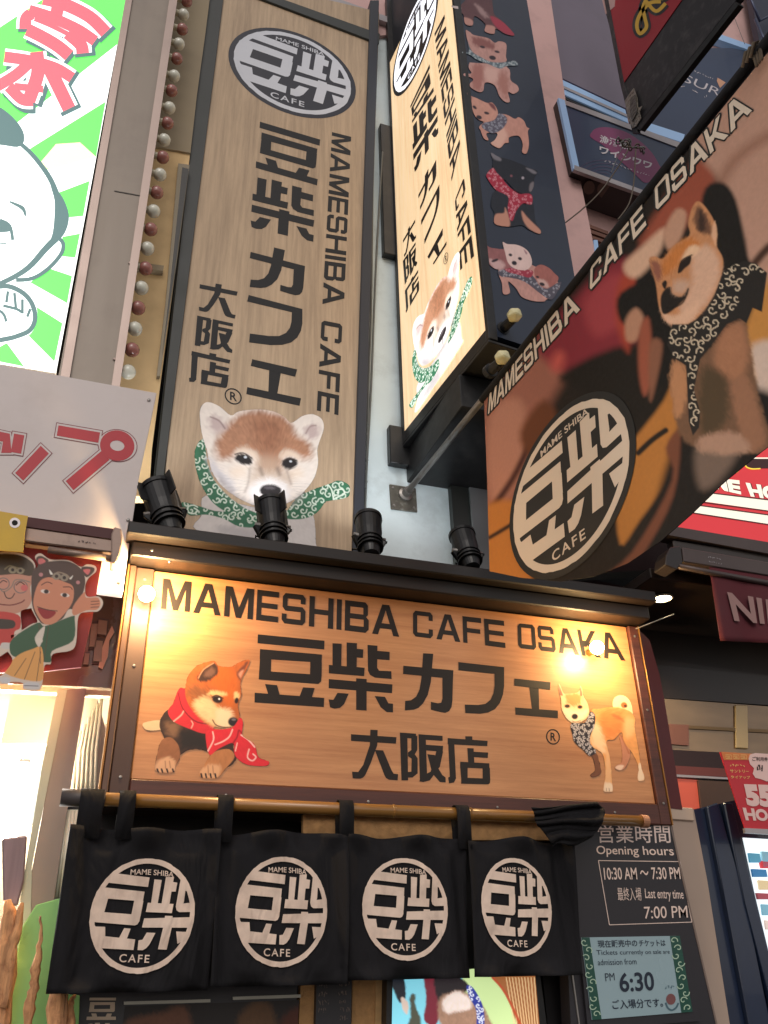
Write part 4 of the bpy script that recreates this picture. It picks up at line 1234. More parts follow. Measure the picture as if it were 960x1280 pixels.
for ch in 'カフェ': ik.glyph(ch, s2(490, 800, 4.364, GLYPHS[ch][0]))
for ch in '大阪店': ik.glyph(ch, s2(430, 900, 4.8, GLYPHS[ch][0]))
ik.build('', fascia_ink, fs, 'character')
def reg_mark(ink, cx, cy, rx, ry, sk=0.0, w=1.5):
    ink.stroke([(cx + rx * math.cos(t), cy + ry * math.sin(t) + sk * rx * math.cos(t)) for t in [2 * math.pi * k / 20 for k in range(20)]], w, True, False)
    ink.text('R', [(cx - rx * .4, cy - ry * .58 - sk * rx * .4), (cx + rx * .45, cy - ry * .55 + sk * rx * .45), (cx + rx * .5, cy + ry * .6 + sk * rx * .5), (cx - rx * .4, cy + ry * .55 - sk * rx * .4)], 0.02)
ik = Ink(P0, 0.0004); reg_mark(ik, 691.3, 921, 8, 9, .08); ik.build('trademark_symbol', fascia_ink, fs)
print_mesh('puppy_print', dog_lying(), lambda P: P0.hits(P, 0.0011), 0.75, print_m, fs)
print_mesh('puppy_print', dog_standing(), lambda P: P0.hits(P, 0.0011), 0.75, print_m, fs)
# two bulbs added at the sheet's glare spots, for unseen lamps under the ledge
for nm, px, lab, e in (('glare_bulb', (181, 751), 'bulb added for the glare at the upper left corner of the wide wooden sign', 15.0), ('glare_bulb', (736, 816), 'bulb added for the glare over the last letters of the wide wooden sign', 7.0)):
    c = P0.hit(*px) + np.array([0, -0.052, 0])
    t = tag(bpy.data.objects.new('glare_bulb', None), lab, 'lamp'); COL.objects.link(t); t.location = tuple(c)
    bmb = bmesh.new(); bmesh.ops.create_uvsphere(bmb, u_segments=20, v_segments=12, radius=0.023)
    for v in bmb.verts: v.co += Vector(c)
    bm_obj('bulb', bmb, K('small_bulb_lit', (255, 224, 160), .3, emit=60), t, True)
    lathe('socket', [(0, .008), (.0, .012), (.055, .012), (.062, .006)], (c[0], c[1] + 0.012, c[2]), (0, 1, 0), K('bulb_holder', (200, 160, 90), .4), t)
    ld = bpy.data.lights.new('bulb_light', 'POINT'); ld.energy = e; ld.color = (1.0, 0.66, 0.30); ld.shadow_soft_size = 0.02
    lo = bpy.data.objects.new('bulb_light', ld); COL.objects.link(lo); lo.location = (c[0], c[1] - 0.045, c[2]); 
    lo.parent = t; lo.matrix_parent_inverse = parent_inv(t)

for x_ in (.124, 1.784):
    for z_ in (2.10, 2.40, 2.66): lathe('screw', [(0, .0045), (.002, .004), (.0025, .0015)], (x_, -.012, z_), (0, -1, 0), steel, fs, 8)
for x_ in (.4, .8, 1.2, 1.6): lathe('screw', [(0, .004), (.002, .0035), (.0025, .0015)], (x_, -.012, 2.066), (0, -1, 0), steel, fs, 8)
# ---------------------------------------------------------------- ledge above the fascia
lg = thing('wooden_ledge', 'dark stained wooden ledge above the wide sign, carrying four spotlights', 'ledge', (0.97, 0.1, 2.7))
box('shelf', 0.055, 1.825, -0.115, 0.30, 2.752, 2.792, dark_wood, lg, 0.004)
box('moulding', 0.075, 1.815, -0.075, 0.29, 2.703, 2.750, dark_wood, lg, 0.004)
for px in ((190, 688), (212, 702)):
    c = PY(-0.117).hit(*px)
    lathe('nail_head', [(0, .004), (.003, .003)], c, (0, -1, 0), steel, lg, 8)

# ---------------------------------------------------------------- spotlights
def spotlight(px_base, px_mid, px_tip, r, label, y=-0.03, lens=False, w0=1.0, flaps=True, beam=0.0):
    b = PY(y).hit(*px_base); m = PY(y - 0.01).hit(*px_mid); tp = PY(y + 0.02).hit(*px_tip)
    t = thing('spotlight', label, 'spotlight', (b[0], b[1], 2.793), 'black spotlights on the ledge')
    base = Vector((b[0], y, 2.793))
    lathe('base', [(0, .035), (.008, .035), (.016, .02), (.022, .014)], base, (0, 0, 1), black_lamp, t, 18)
    m = Vector(m); tp = Vector(tp)
    ax = (tp - m).normalized()
    side = ax.cross(Vector((0, 1, 0))).normalized()
    bar('bracket', base + Vector((0, 0, .015)), m + side * r * 1.05, .012, .03, black_lamp, t)
    bar('bracket', base + Vector((0, 0, .015)), m - side * r * 1.05, .012, .03, black_lamp, t)
    tube('pivot_bolt', [m - side * r * 1.25, m + side * r * 1.25], .008, steel, t, 8)
    L = (tp - m).length
    lathe('lamp_head', [(-L * .9, r * .35), (-L * .85, r * .6), (-L * .4, r * .82), (L * .2, r * .97), (L * .85, r * 1.02), (L * .86, r * 1.09), (L * 1.0, r * 1.09), (L * 1.0, r * .9)], m, ax, black_lamp, t, 24)
    for k in (-.55, -.38, -.2): lathe('cooling_fin', [(L * k, r * .6), (L * k, r * .98), (L * (k + .05), r * .98), (L * (k + .05), r * .6)], m, ax, black_lamp, t, 20, False)
    lathe('lens', [(L * .93, r * .92), (L * .95, r * .6), (L * .96, 0.001)], m, ax, lamp_blue if lens else black_metal, t, 20)
    for k in range(4 if flaps else 0):
        th = k * math.pi / 2 + .5
        p = m + (side * math.cos(th) + ax.cross(side) * math.sin(th)) * r * 1.04
        bar('barn_flap', p + ax * L * .3, p + ax * L * (1.02 + .05 * k), .004, r * .9, black_lamp, t, up=(p - m), bevel=.001)
    if beam:
        sd_ = bpy.data.lights.new('spot_beam', 'SPOT'); sd_.energy = beam; sd_.color = (.93, .97, 1.0); sd_.spot_size = 1.9; sd_.spot_blend = 1.0; sd_.shadow_soft_size = .04
        so_ = bpy.data.objects.new('spot_beam', sd_); COL.objects.link(so_); so_.location = m + ax * (L * 1.02)
        so_.rotation_euler = (ax * -1 + Vector((0, -.12, 0))).to_track_quat('Z', 'Y').to_euler()
        so_.parent = t; so_.matrix_parent_inverse = parent_inv(t)
    q = base + Vector((-.03, 0.02, 0))
    tube('cable', [q, q + Vector((-.012, .01, .03)), q + Vector((-.01, .02, .07)), m - ax * L * .7], .0035, black_lamp, t, 6)
spotlight((218, 662), (206, 640), (196, 610), 0.050, 'spotlight with crumpled black hood at the far end of the ledge, beside the white board', beam=5)
spotlight((338, 682), (341, 658), (338, 630), 0.045, 'spotlight in front of the nose of the printed puppy on the tall sign', beam=7)
spotlight((460, 694), (462, 672), (460, 648), 0.043, 'spotlight with blue lens tilted up beside the hanging wires', lens=True, flaps=False, beam=7)
spotlight((590, 708), (584, 690), (577, 668), 0.043, 'spotlight next to the dog banner, tilted toward the dark wall trim', flaps=False, beam=5)

# ---------------------------------------------------------------- tall sign on the wall
P1 = PY(0.24)
ts = thing('tall_wall_sign', 'tall oak-printed sign flat on the wall, big puppy face with green scarf at its foot', 'sign', (0.5, 0.3, 2.8))
TQ = [(268, -34), (474, 15), (447, 712), (199, 668)]
slab('panel', TQ, P1, 0.03, wood_sign, ts)
ob = [(284, -60), (470, -20), (443, 712), (196, 668)]
slab('housing', [(270, -34), (474, 20), (450, 712), (192, 668)], PY(0.268), 0.068, dark_frame, ts)
slab('frame', [(262, -34), (283.5, -34), (196, 668), (186, 668)], P1, 0.09, dark_frame, ts, lift=0.014, bevel=.002)
slab('frame', [(463, 0), (474, 0), (453, 715), (440, 712)], P1, 0.09, K('navy_black_frame', (34, 38, 48), .45), ts, lift=0.014, bevel=.002)
slab('frame', [(262, -34), (263, -26), (474, 54), (475, 42)], P1, 0.09, dark_frame, ts, lift=0.012, bevel=.002)
def sign1_logo():
    c = P1.hit(367, 90); l = P1.hit(287, 77); r_ = P1.hit(447, 105)
    R_ = (r_[0] - l[0]) / 2 / 1.085
    return lambda q: np.c_[c[0] + q[:, 0] * R_, np.full(len(q), c[1]), c[2] - q[:, 1] * R_ * 1.0]
logo('emblem', 'emblem_ground', sign1_logo(), (0, -1, 0), white_print, K('navy_ink', (28, 30, 44), .5), ts, rim=True)
ik = Ink(P1, 0.0005)
qa = lambda q: s2(290, 140, 6, q)
qb = lambda q: s2(290, 290, 5.333, q)
ik.glyph('豆', qa([(208, 70), (662, 205), (640, 552), (178, 418)]))
ik.glyph('柴', qa([(165, 475), (628, 600), (612, 975), (138, 860)]))
ik.glyph('カ', qb([(130, 62), (490, 165), (470, 440), (106, 365)]))
ik.glyph('フ', qb([(112, 416), (472, 514), (466, 800), (108, 735)]))
ik.glyph('ェ', qb([(136, 842), (440, 912), (450, 1160), (92, 1080)]))
qc = lambda q: s2(200, 320, 3, q)
ik.glyph('大', qc([(150, 95), (294, 125), (280, 235), (145, 205)]))
ik.glyph('阪', qc([(140, 222), (276, 252), (270, 365), (130, 335)]))
ik.glyph('店', qc([(120, 350), (268, 385), (250, 497), (110, 470)]))
ik.build('', black_print, ts, 'character')
ik = Ink(P1, 0.0005)
ik.caps('MAMESHIBA', [(439, 171), (430, 383), (403, 380), (415, 165)])
ik.caps('CAFE', [(428, 405), (423, 519), (396, 513), (402, 400)])
ik.build('', black_print, ts, 'letter')
ik = Ink(P1, 0.0005); reg_mark(ik, 291.5, 495.5, 10, 9.3, .2, 1.7); ik.build('trademark_symbol', black_print, ts)
DF = dog_face()
print_mesh('puppy_print', DF, lambda P: P1.hits(P, 0.0012), 0.8, print_m, ts)

# ---------------------------------------------------------------- projecting box sign
A0 = PY(0.30).hit(505, 550)
A1 = PZ(A0[2]).hit(612, 418)
ex = (A1 - A0); WL = np.hypot(ex[0], ex[1]); ex = ex / WL
P2 = Plane(A0, (ex[1], -ex[0], 0))
P2n = P2.n
PF = Plane(A1, (0.12, -1, 0))
pj = thing('projecting_box_sign', 'lit box sign jutting from the wall, oak print on its side, puppies down its front', 'sign', tuple(A0))
SQ = [(483, -10), (545, -90), (612, 418), (505, 550)]
side_quad = [(485, 62), (547, -30), (612, 418), (505, 550)]
def P2q(s, z, lift=0.0): return A0 + ex * s + np.array([0, 0, z - A0[2]]) + P2n * lift
ZT = P2.hit(487, 80)[2]
cs = [P2q(0.012, A0[2] + .03), P2q(WL - .012, A0[2] + .03), P2q(WL - .012, ZT), P2q(.012, ZT)]
def solid(name, F, dvec, material, parent, bevel=0.0):
    F = [Vector(f) for f in F]; B = [f + Vector(dvec) for f in F]
    b_ = bmesh.new(); vf = [b_.verts.new(v) for v in F]; vb = [b_.verts.new(v) for v in B]; n = len(F)
    b_.faces.new(vf); b_.faces.new(vb[::-1])
    for i in range(n): b_.faces.new((vf[i], vb[i], vb[(i + 1) % n], vf[(i + 1) % n]))
    return bm_obj(name, b_, material, parent, bevel=bevel)
solid('side_panel', [c + P2n * .002 for c in cs], -P2n * .02, wood_lit, pj)
fr = PF.hit(615, 420); frr = PF.hit(716, 330)
front_dir = np.array([1, .12, 0]) / math.hypot(1, .12)
WF = abs((PF.hit(715, 330) - A1) @ front_dir)
bz, tz = A0[2], ZT + .6
# core of the box, a little inside the sheets
cor = [A0 - P2n * .022, A1 - P2n * .022 + ex * -.03, A1 + front_dir * (WF - .01) - ex * .03, A0 + front_dir * (WF - .01)]
solid('housing', [c + np.array([0, 0, .012]) for c in cor], (0, 0, tz - bz - .02), K('sign_housing', (34, 38, 46), .5, noise=.1, scale=5), pj)
for a_, b_ in ((-.012, .014), (WL - .016, WL + .004)):
    solid('frame', [P2q(a_, bz - .02, .006), P2q(b_, bz - .02, .006), P2q(b_, tz, .006), P2q(a_, tz, .006)], -P2n * .035, black_metal, pj, .002)
solid('frame', [P2q(.014, bz - .02, .006), P2q(WL - .016, bz - .02, .006), P2q(WL - .016, bz + .03, .006), P2q(.014, bz + .03, .006)], -P2n * .035, black_metal, pj, .002)
# underside
und = [A0 + P2n * .006, A1 + P2n * .006, A1 + front_dir * WF, A0 + front_dir * WF]
solid('bottom_panel', [u - np.array([0, 0, .021]) for u in und], (0, 0, -.012), black_metal, pj, .002)
und2 = [A0 + ex * .05, A1 - ex * .05, A1 - ex * .05 + front_dir * (WF - .05), A0 + ex * .05 + front_dir * (WF - .05)]
# front sheet with puppies
fz = [A1 - P2n * .0 + np.array([0, 0, 0]), A1 + front_dir * WF, A1 + front_dir * WF + [0, 0, tz - bz], A1 + [0, 0, tz - bz]]
solid('front_panel', [f + PF.n * .002 for f in fz], -PF.n * .02, plant_ink, pj)
for nm, a_ in side_dogs():
    print_mesh('puppy_print', a_, lambda P: PF.hits(P, 0.0045), 0.75, print_m, pj)
# lettering on the lit side
ik = Ink(P2, 0.0032)
qd = lambda q: s2(480, 150, 6.857, q)
qe = lambda q: s2(480, 0, 8, q)
ik.caps('MAMESHIBA', [(555.5, 18), (576, 187), (564.5, 227), (543, 42)])
ik.caps('CAFE', [(579.8, 221), (592.6, 320), (575.2, 338), (568.5, 250)])
ik.glyph('豆', qe([(262, 1060), (455, 640), (500, 910), (282, 1230)]))
ik.glyph('柴', [(514, 160), (546, 112), (548, 166), (518, 216)])
ik.glyph('カ', qd([(290, 600), (445, 290), (450, 500), (305, 780)]))
ik.glyph('フ', qd([(318, 855), (475, 550), (480, 760), (345, 1070)]))
ik.glyph('ェ', qd([(370, 1170), (505, 915), (535, 1070), (425, 1240)]))
ik.glyph('大', [(503.5, 298), (519, 272), (520, 297), (505, 322)])
ik.glyph('阪', [(503.5, 326), (519.5, 302), (521.5, 330), (506, 356)])
ik.glyph('店', [(506, 362), (523, 335), (524, 363), (507.5, 391)])
ik.build('', lit_black, pj, 'character')
ik = Ink(P2, 0.0032); reg_mark(ik, 557.3, 323, 2.6, 6.5, -1.2, .7); ik.build('trademark_symbol', lit_black, pj)
def sl_place():
    s0, z0 = 0.0, 0.0
    b_ = P2.hit(499, 128); l_ = P2.hit(493, 105)
    sc = (b_ - A0) @ ex
    R_ = 0.243
    c = P2q(0.30, 5.725)
    return lambda q: c + ex * (q[:, :1] * R_) + np.array([0, 0, 1.0]) * (-q[:, 1:2] * R_)
logo('emblem', 'emblem_ground', sl_place(), P2n, lit_white, lit_black, pj, rim=True, lift=0.0028)
src = np.array([(305, 574), (362, 579), (338, 613.5), (436, 608), (228, 632), (262, 502)])
dst = np.array([(537, 417), (557.5, 380), (552, 424), (592, 343), (513, 505), (521, 398)])
AF = np.linalg.lstsq(np.c_[src, np.ones(6)], dst, rcond=None)[0]
def to_side(P): return P2.hits(np.c_[P, np.ones(len(P))] @ AF, 0.0040)
keep = Art(220, 490, 4.174); keep.L = DF.L
print_mesh('puppy_print', keep, to_side, 1.0, lit_print, pj, gain=1.25)
# wall mounts
for q in ([(478, 128), (496, 128), (498, 232), (476, 205)], [(474, 505), (507, 548), (610, 420), (640, 560), (603, 580), (540, 590), (482, 575)]): pass
box('wall_mount', A0[0] - .06, A0[0] + .30, 0.302, YW - .002, 3.42, 3.60, black_metal, pj)
box('wall_mount', A0[0] - .06, A0[0] + .10, 0.302, YW - .002, 4.55, 5.45, black_metal, pj)
box('wall_mount', A0[0] + .02, A0[0] + WF - .02, -0.2, YW - .002, 3.36, 3.50, black_metal, pj)

# glass lamps on the corner of the box sign
for (px, lab) in (((628, 447), 'lower faceted yellowish glass lamp under the corner of the box sign'), ((643, 394), 'upper faceted yellowish glass lamp on the front corner of the box sign')):
    c = PY(A1[1] - .07).hit(*px)
    t = thing('glass_lamp', lab, 'lamp', tuple(c), 'faceted glass lamps at the corner of the box sign')
    bmb = bmesh.new(); bmesh.ops.create_icosphere(bmb, subdivisions=1, radius=0.030)
    for v in bmb.verts: v.co = Vector(c) + Vector((v.co.x, v.co.y, v.co.z * .92))
    bm_obj('glass_globe', bmb, glass_knob, t, bevel=.003)
    lathe('socket', [(0, .016), (.05, .018), (.05, .024), (.07, .024)], (c[0], c[1] + .02, c[2] - .004), (-.1, 1, .12), black_metal, t, 14)

# ---------------------------------------------------------------- dog banner on its pole
B0 = PY(YW).hit(505, 620)
Bd = PZ(B0[2]).hit(950, 75)
be = Bd - B0; be /= np.linalg.norm(be)
PB = Plane(B0, (be[1], -be[0], 0))
bn = thing('dog_banner', 'big photo banner of a dog in black scarf, hanging from a pole', 'banner', tuple(B0))
BO = [(605, 500), (700, 384), (800, 261), (900, 139), (962, 63), (1010, 5), (1010, 520), (985, 540), (950, 566), (905, 603), (865, 642), (825, 677), (785, 704), (745, 720), (700, 727), (650, 722), (612, 714), (609, 600)]
rip = lambda P: 0.0
BA, BDg = banner_art()
print_mesh('printed_cloth', BA, lambda P: PB.hits(P, 0), 1.1, print_cloth, bn, outline=BO, base=lin((34, 29, 27)), after=BDg)
slab('cloth_back', BO, PB, 0.002, cloth_black, bn, lift=-0.003)
ik = Ink(PB, 0.0020); io = Ink(PB, 0.0010)
for w, q in (('MAMESHIBA', [(612, 492), (716, 362), (725, 387), (610, 518)]), ('CAFE', [(738, 334), (802, 256), (808, 281), (737, 364)]), ('OSAKA', [(818, 233), (926, 114), (940, 138), (820, 264)])):
    ik.caps(w, q)
    io.caps(w, q, 4.2 if w != 'MAMESHIBA' else 3.4)
    # the dark rim is cut slightly larger than the letters
cx_ = 0
io2 = io.build('lettering_rim', black_print, bn)
ik.build('', banner_white, bn, 'letter')
def bl_place():
    c = PB.hit(715, 603)
    l_ = (PB.hit(640, 640) - c) @ be; r_ = (PB.hit(790, 560) - c) @ be
    R1 = (r_ - l_) / 2; c = c + be * (l_ + r_) / 2 * 1.0
    t_ = PB.hit(733, 488)[2]; b_ = PB.hit(700, 717)[2]
    R2 = (t_ - b_) / 2
    return lambda q: c + be * (q[:, :1] * R1) + np.array([0, 0, 1.0]) * (-q[:, 1:2] * R2)
logo('emblem', 'emblem_ground', bl_place(), PB.n, banner_white, black_print, bn, rim=True, lift=0.0014)
pe = PB.hit(985, 32)
tube('pole', [B0 + [0, -.01, 0], PB.hit(603, 500), PB.hit(1010, -10)], .0115, steel, bn, 14)
sl = [PB.hit(605, 497, .012), PB.hit(1010, 2, .012), PB.hit(1010, 16, .012), PB.hit(605, 508, .012)]
tube('pole_sleeve', [PB.hit(603, 500), PB.hit(1000, 2)], .0135, cloth_black, bn, 14)
slab('wall_plate', [(487, 605), (520, 610), (522, 640), (489, 636)], PY(YW), .008, rust_plate, bn, lift=.009, bevel=.002)
lathe('flange', [(0, .028), (.01, .028), (.014, .018), (.04, .017)], B0 + [0, -.01, 0], be, steel, bn, 16)
for px in ((491, 610), (516, 613), (517, 635), (492, 632)):
    lathe('bolt', [(0, .005), (.005, .005), (.006, .001)], PY(YW - .01).hit(*px), (0, -1, 0), steel, bn, 6, False)
kn = PB.hit(932, 62)
for k in range(3):
    tube('tie', [PB.hit(928 + 5 * k, 84 - 6 * k, .02), PB.hit(932 + 5 * k, 66 - 6 * k, .03), PB.hit(940 + 4 * k, 60 - 4 * k, .0), PB.hit(946 + 3 * k, 82 - 4 * k, .02)], .004, rope_m, bn, 6)
# ---------------------------------------------------------------- hanging wires between the signs
def wire(pxs, y, r, label, name='wall_cable', m=None, cat='cable', pls=None):
    pts = [(PY(y) if pls is None else pls[i]).hit(*p) for i, p in enumerate(pxs)]
    c = spline(pts, 5, False)
    return tag(tube(name, c, r, m or cable_m, None, 6), label, cat)
wire([(462, 60), (460, 200), (457, 400), (452, 560), (449, 690)], .27, .007, 'grey cable running down close beside the tall wall sign')
wire([(478, 190), (470, 330), (464, 480), (458, 590), (455, 682)], .30, .0045, 'thin cable nearest the box sign, running down the plaster')
w3 = wire([(466, 210), (464, 380), (461, 470), (459, 560), (457, 610)], .29, .0045, 'knotted thin cable in the middle of the plaster strip')
for k, p in enumerate([(459, 530), (457, 543), (458, 575), (456, 590), (457, 602)]):
    c = PY(.29).hit(*p); b_ = bmesh.new(); bmesh.ops.create_icosphere(b_, subdivisions=1, radius=.009)
    for v in b_.verts: v.co += Vector(c)
    bm_obj('knot', b_, cable_m, w3)

# ---------------------------------------------------------------- noren curtain
ND = -0.06
rodz = 2.036
nt_ = thing('noren_rod', 'varnished bamboo rod that carries the black door curtains', 'rod', (0.8, ND, 2.03))
R0, R1 = PY(ND).hit(88, 1004), PY(ND).hit(800, 1021)
zr = (R0[2] + R1[2]) / 2
R0[2] = zr; R1[2] = zr
R0[0] -= .02
tube('rod', [R0, R1], .0165, bamboo_m, nt_, 16)
for fx in (.25, .43, .52, .66, .86): 
    c = R0 + (R1 - R0) * fx; lathe('bamboo_node', [(-.004, .0165), (-.002, .0185), (.002, .0185), (.004, .0165)], c, (1, 0, 0), bamboo_m, nt_, 16)
tube('taped_end', [R0 - [.004, 0, 0], R0 + [.10, 0, 0]], .021, K('grey_tape', (64, 58, 58), .5), nt_, 16)
lathe('end_cap', [(0, .019), (.022, .019), (.024, .012)], R1, (1, 0, 0), K('pale_brown_cap', (170, 120, 90), .5), nt_, 16)
PN = PY(ND - .018)
xe = lambda px, py=1130: PN.hit(px, py)[0]
zt = PN.hit(430, 1042)[2]; zb = PN.hit(430, 1233)[2]
edges = [(72, 268), (268, 432), (433, 588), (589, 724)]
logos = [((179, 1143), 65.5, 72), ((352.5, 1138), 57.5, 69), ((507, 1135), 53.5, 64), ((646, 1132.5), 43.7, 61.5)]
loops = [[(112, 1), (160, 1)], [(281, 1)], [(433, 1)], [(579, 1)], [(668, 1)]]
names = ['black door curtain panel at the left end, beside the green board', 'second black door curtain panel from the left, under the lying puppy',
         'third black door curtain panel, above the small monitor picture', 'narrowest black door curtain panel, next to the opening hours board']
mh = 0
for i, ((xa, xb), (lc, rx, ry)) in enumerate(zip(edges, logos)):
    X0, X1 = xe(xa, 1140), xe(xb, 1140)
    c = PN.hit(*lc)
    RX = (PN.hit(lc[0] + rx, lc[1])[0] - PN.hit(lc[0] - rx, lc[1])[0]) / 2
    RZ = (PN.hit(lc[0], lc[1] - ry)[2] - PN.hit(lc[0], lc[1] + ry)[2]) / 2
    t = thing('black_curtain', names[i], 'curtain', ((X0 + X1) / 2, ND, zt), 'black door curtain panels with round emblems')
    nx, nz = 40, 30
    rnd = random.Random(i)
    ph = rnd.uniform(0, 6)
    V, F_ = [], []
    zlo = PN.hit((xa + xb) / 2, 1236 if i == 0 else 1230)[2] if i < 2 else PN.hit((xa + xb) / 2, 1222 + (i == 3) * -2)[2]
    zlo = [PN.hit(170, 1240)[2], PN.hit(350, 1232)[2], PN.hit(510, 1224)[2], PN.hit(660, 1220)[2]][i]
    def sag(u): return 0.004 * math.sin(u * 6.28 + ph) + .006 * (4 * (u - .5) ** 2)
    for j in range(nz + 1):
        for k in range(nx + 1):
            u, v = k / nx, j / nz
            x = X0 + u * (X1 - X0)
            z = zt + (zlo - zt) * v - sag(u) * (1 - v)
            dx = abs((x - c[0]) / RX); dz = abs((z - c[2]) / RZ)
            e = max(0, max(dx, dz) - 1.08)
            y = ND - .014 + min(.030, e * .09) * math.sin(x * 34 + ph + z * 6) + .014 * v * math.sin(ph + u * 4) * min(1, e * 2)
            V.append((x, y, z))
    for j in range(nz):
        for k in range(nx):
            a_ = j * (nx + 1) + k; F_.append((a_, a_ + 1, a_ + nx + 2, a_ + nx + 1))
    cl = mk('cloth', V, F_, cloth_black, t, True)
    so = cl.modifiers.new('thickness', 'SOLIDIFY'); so.thickness = .002; so.offset = 1
    hm = [(X0 + (X1 - X0) * k / 20, ND - .016, zt - sag(k / 20) - .004) for k in range(21)]
    pc = Plane((0, ND - .0175, 0), (0, -1, 0))
    c2 = np.array([c[0], ND - .0175, c[2]])
    logo('emblem', 'emblem_ground', (lambda q, c2=c2, RX=RX, RZ=RZ: np.c_[c2[0] + q[:, 0] * RX, np.full(len(q), c2[1]), c2[2] - q[:, 1] * RZ]), (0, -1, 0), cream_cloth, black_print, t, lift=.0012)
    for px in ([112, 157] if i == 0 else [[281], [433], [579]][i - 1]):
        x = PN.hit(px, 1020)[0]
        w = .020 if px != 112 else .028
        L_ = []
        for th in np.linspace(-0.5 * math.pi, 1.5 * math.pi, 17): pass
        pts = [(x, ND - .022, zt - .03), (x, ND - .024, zr - .01)] + [(x, ND - .024 * math.cos(a), zr + .024 * math.sin(a)) for a in np.linspace(.1, math.pi - .1, 7)] + [(x, ND + .024, zr - .01), (x, ND + .018, zt - .02)]
        VV, FF = [], []
        for p in pts: VV += [(p[0] - w, p[1], p[2]), (p[0] + w, p[1], p[2])]
        for k in range(len(pts) - 1): FF.append((2 * k, 2 * k + 1, 2 * k + 3, 2 * k + 2))
        lp = mk('hanging_loop', VV, FF, cloth_black, t, True)
        so = lp.modifiers.new('thickness', 'SOLIDIFY'); so.thickness = .0025
# the gathered cloth end tied round the rod on the right
rg = random.Random(5)
wr = PY(ND - .028)
def ruled(name, left, right, n, m_, y, folds, amp, material, parent):
    """cloth pulled between two edges, with folds that run from one to the other"""
    Lc = spline(left, 8, False); Rc = spline(right, 8, False)
    t_ = np.linspace(0, 1, m_)
    li = np.c_[np.interp(t_, np.linspace(0, 1, len(Lc)), Lc[:, 0]), np.interp(t_, np.linspace(0, 1, len(Lc)), Lc[:, 1])]
    ri = np.c_[np.interp(t_, np.linspace(0, 1, len(Rc)), Rc[:, 0]), np.interp(t_, np.linspace(0, 1, len(Rc)), Rc[:, 1])]
    V, F_ = [], []
    for a_ in range(n):
        u = a_ / (n - 1)
        for b_ in range(m_):
            v = b_ / (m_ - 1)
            p = li[b_] * (1 - u) + ri[b_] * u
            p = p + [1.6 * math.sin(v * 9 + u * 5), (1.8 * math.sin(u * 7 + v * 3)) * (0.3 + v)]
            V.append(PY(y).hit(p[0], p[1], .012 + amp * math.sin(v * folds + u * 1.5) * (.4 + u) + .012 * math.sin(u * 3.1) + .006 * math.sin(v * folds * 2.3 + 1 + u * 4)))
    for a_ in range(n - 1):
        for b_ in range(m_ - 1):
            q = a_ * m_ + b_; F_.append((q, q + m_, q + m_ + 1, q + 1))
    o = mk(name, V, F_, material, parent, True)
    so = o.modifiers.new('thickness', 'SOLIDIFY'); so.thickness = .003
    return o
b_ = ruled('gathered_cloth', [(664, 1010), (668, 1022), (676, 1034), (690, 1058)], [(748, 1003), (754, 1012), (751, 1030), (744, 1042), (728, 1052)], 26, 34, ND - .028, 16, .010, cloth_black, None)
tag(b_, 'black cloth end bunched and tied over the bamboo rod beside the opening hours board', 'cloth')
lathe('tie_clip', [(0, .006), (.006, .005)], PY(ND - .03).hit(704, 1018), (0, -1, 0), steel, None, 10); tag(bpy.context.scene.objects[-1] if False else COL.objects['tie_clip'], 'small shiny clip on the rod where the last curtain ends', 'clip')

# ---------------------------------------------------------------- entrance behind the curtains
en = thing('entrance', 'dark cafe entrance wall behind the black curtains with sand plaster strips', 'wall', (0.8, .4, 0))
YE = 0.10
PE = PY(YE)
slab('dark_wall', [(78, 1000), (740, 1010), (760, 1330), (60, 1330)], PY(YE + .06), .05, K('entrance_dark', (26, 23, 23), .6, noise=.15, scale=4), en)
slab('sand_strip', [(379, 1018), (740, 1022), (740, 1050), (379, 1050)], PY(0.02), .02, sand_wall, en)
slab('dark_post', [(575, 1015), (760, 1018), (760, 1330), (690, 1330), (676, 1200), (600, 1046)], PE, .02, K('dark_post', (30, 27, 30), .6), en, lift=.003)
slab('sand_strip', [(376, 1225), (396, 1225), (393, 1330), (371, 1330)], PE, .02, sand_wall, en)
slab('sand_strip', [(441, 1225), (485, 1225), (484, 1330), (438, 1330)], PE, .02, sand_wall, en)
slab('light_strip', [(470, 1225), (483, 1225), (482, 1330), (468, 1330)], PE, .012, K('paler_plaster', (210, 168, 116), .9, noise=.15, scale=40), en, lift=.006)
mb = thing('menu_board', 'narrow black board of small white writing behind the second curtain', 'board', tuple(PE.hit(418, 1300)))
slab('panel', [(396, 1220), (440, 1220), (438, 1330), (393, 1330)], PE, .02, board_black, mb, lift=.02)
ik = Ink(PE, .0215)
for k, (x, y, w) in enumerate(((396, 1231, 14), (396, 1243, 15), (396, 1253, 17), (396, 1263, 12), (421, 1230, 17), (421, 1241, 13), (422, 1252, 11), (423, 1262, 16), (423, 1272, 13))):
    ik.scribble([(x + 2, y - 3.5), (x + w, y - 3.5), (x + w, y + 3.5), (x + 2, y + 3.5)], 4, .9, k)
ik.build('lettering', K('dim_grey_ink', (120, 104, 96), .6), mb)
cp = thing('entrance_poster', 'black poster with pale characters and cropped puppy pictures below the first curtains', 'poster', tuple(PE.hit(230, 1270)))
slab('panel', [(80, 1220), (372, 1226), (367, 1330), (60, 1330)], PE, .02, board_black, cp, lift=.012)
ik = Ink(PE, .014); ik.glyph('豆', [(112, 1247), (145, 1247), (145, 1275), (108, 1275)]); ik.glyph('柴', [(108, 1279), (146, 1279), (146, 1316), (106, 1316)]); ik.build('lettering', K('poster_cream_ink', (196, 176, 154), .6), cp)
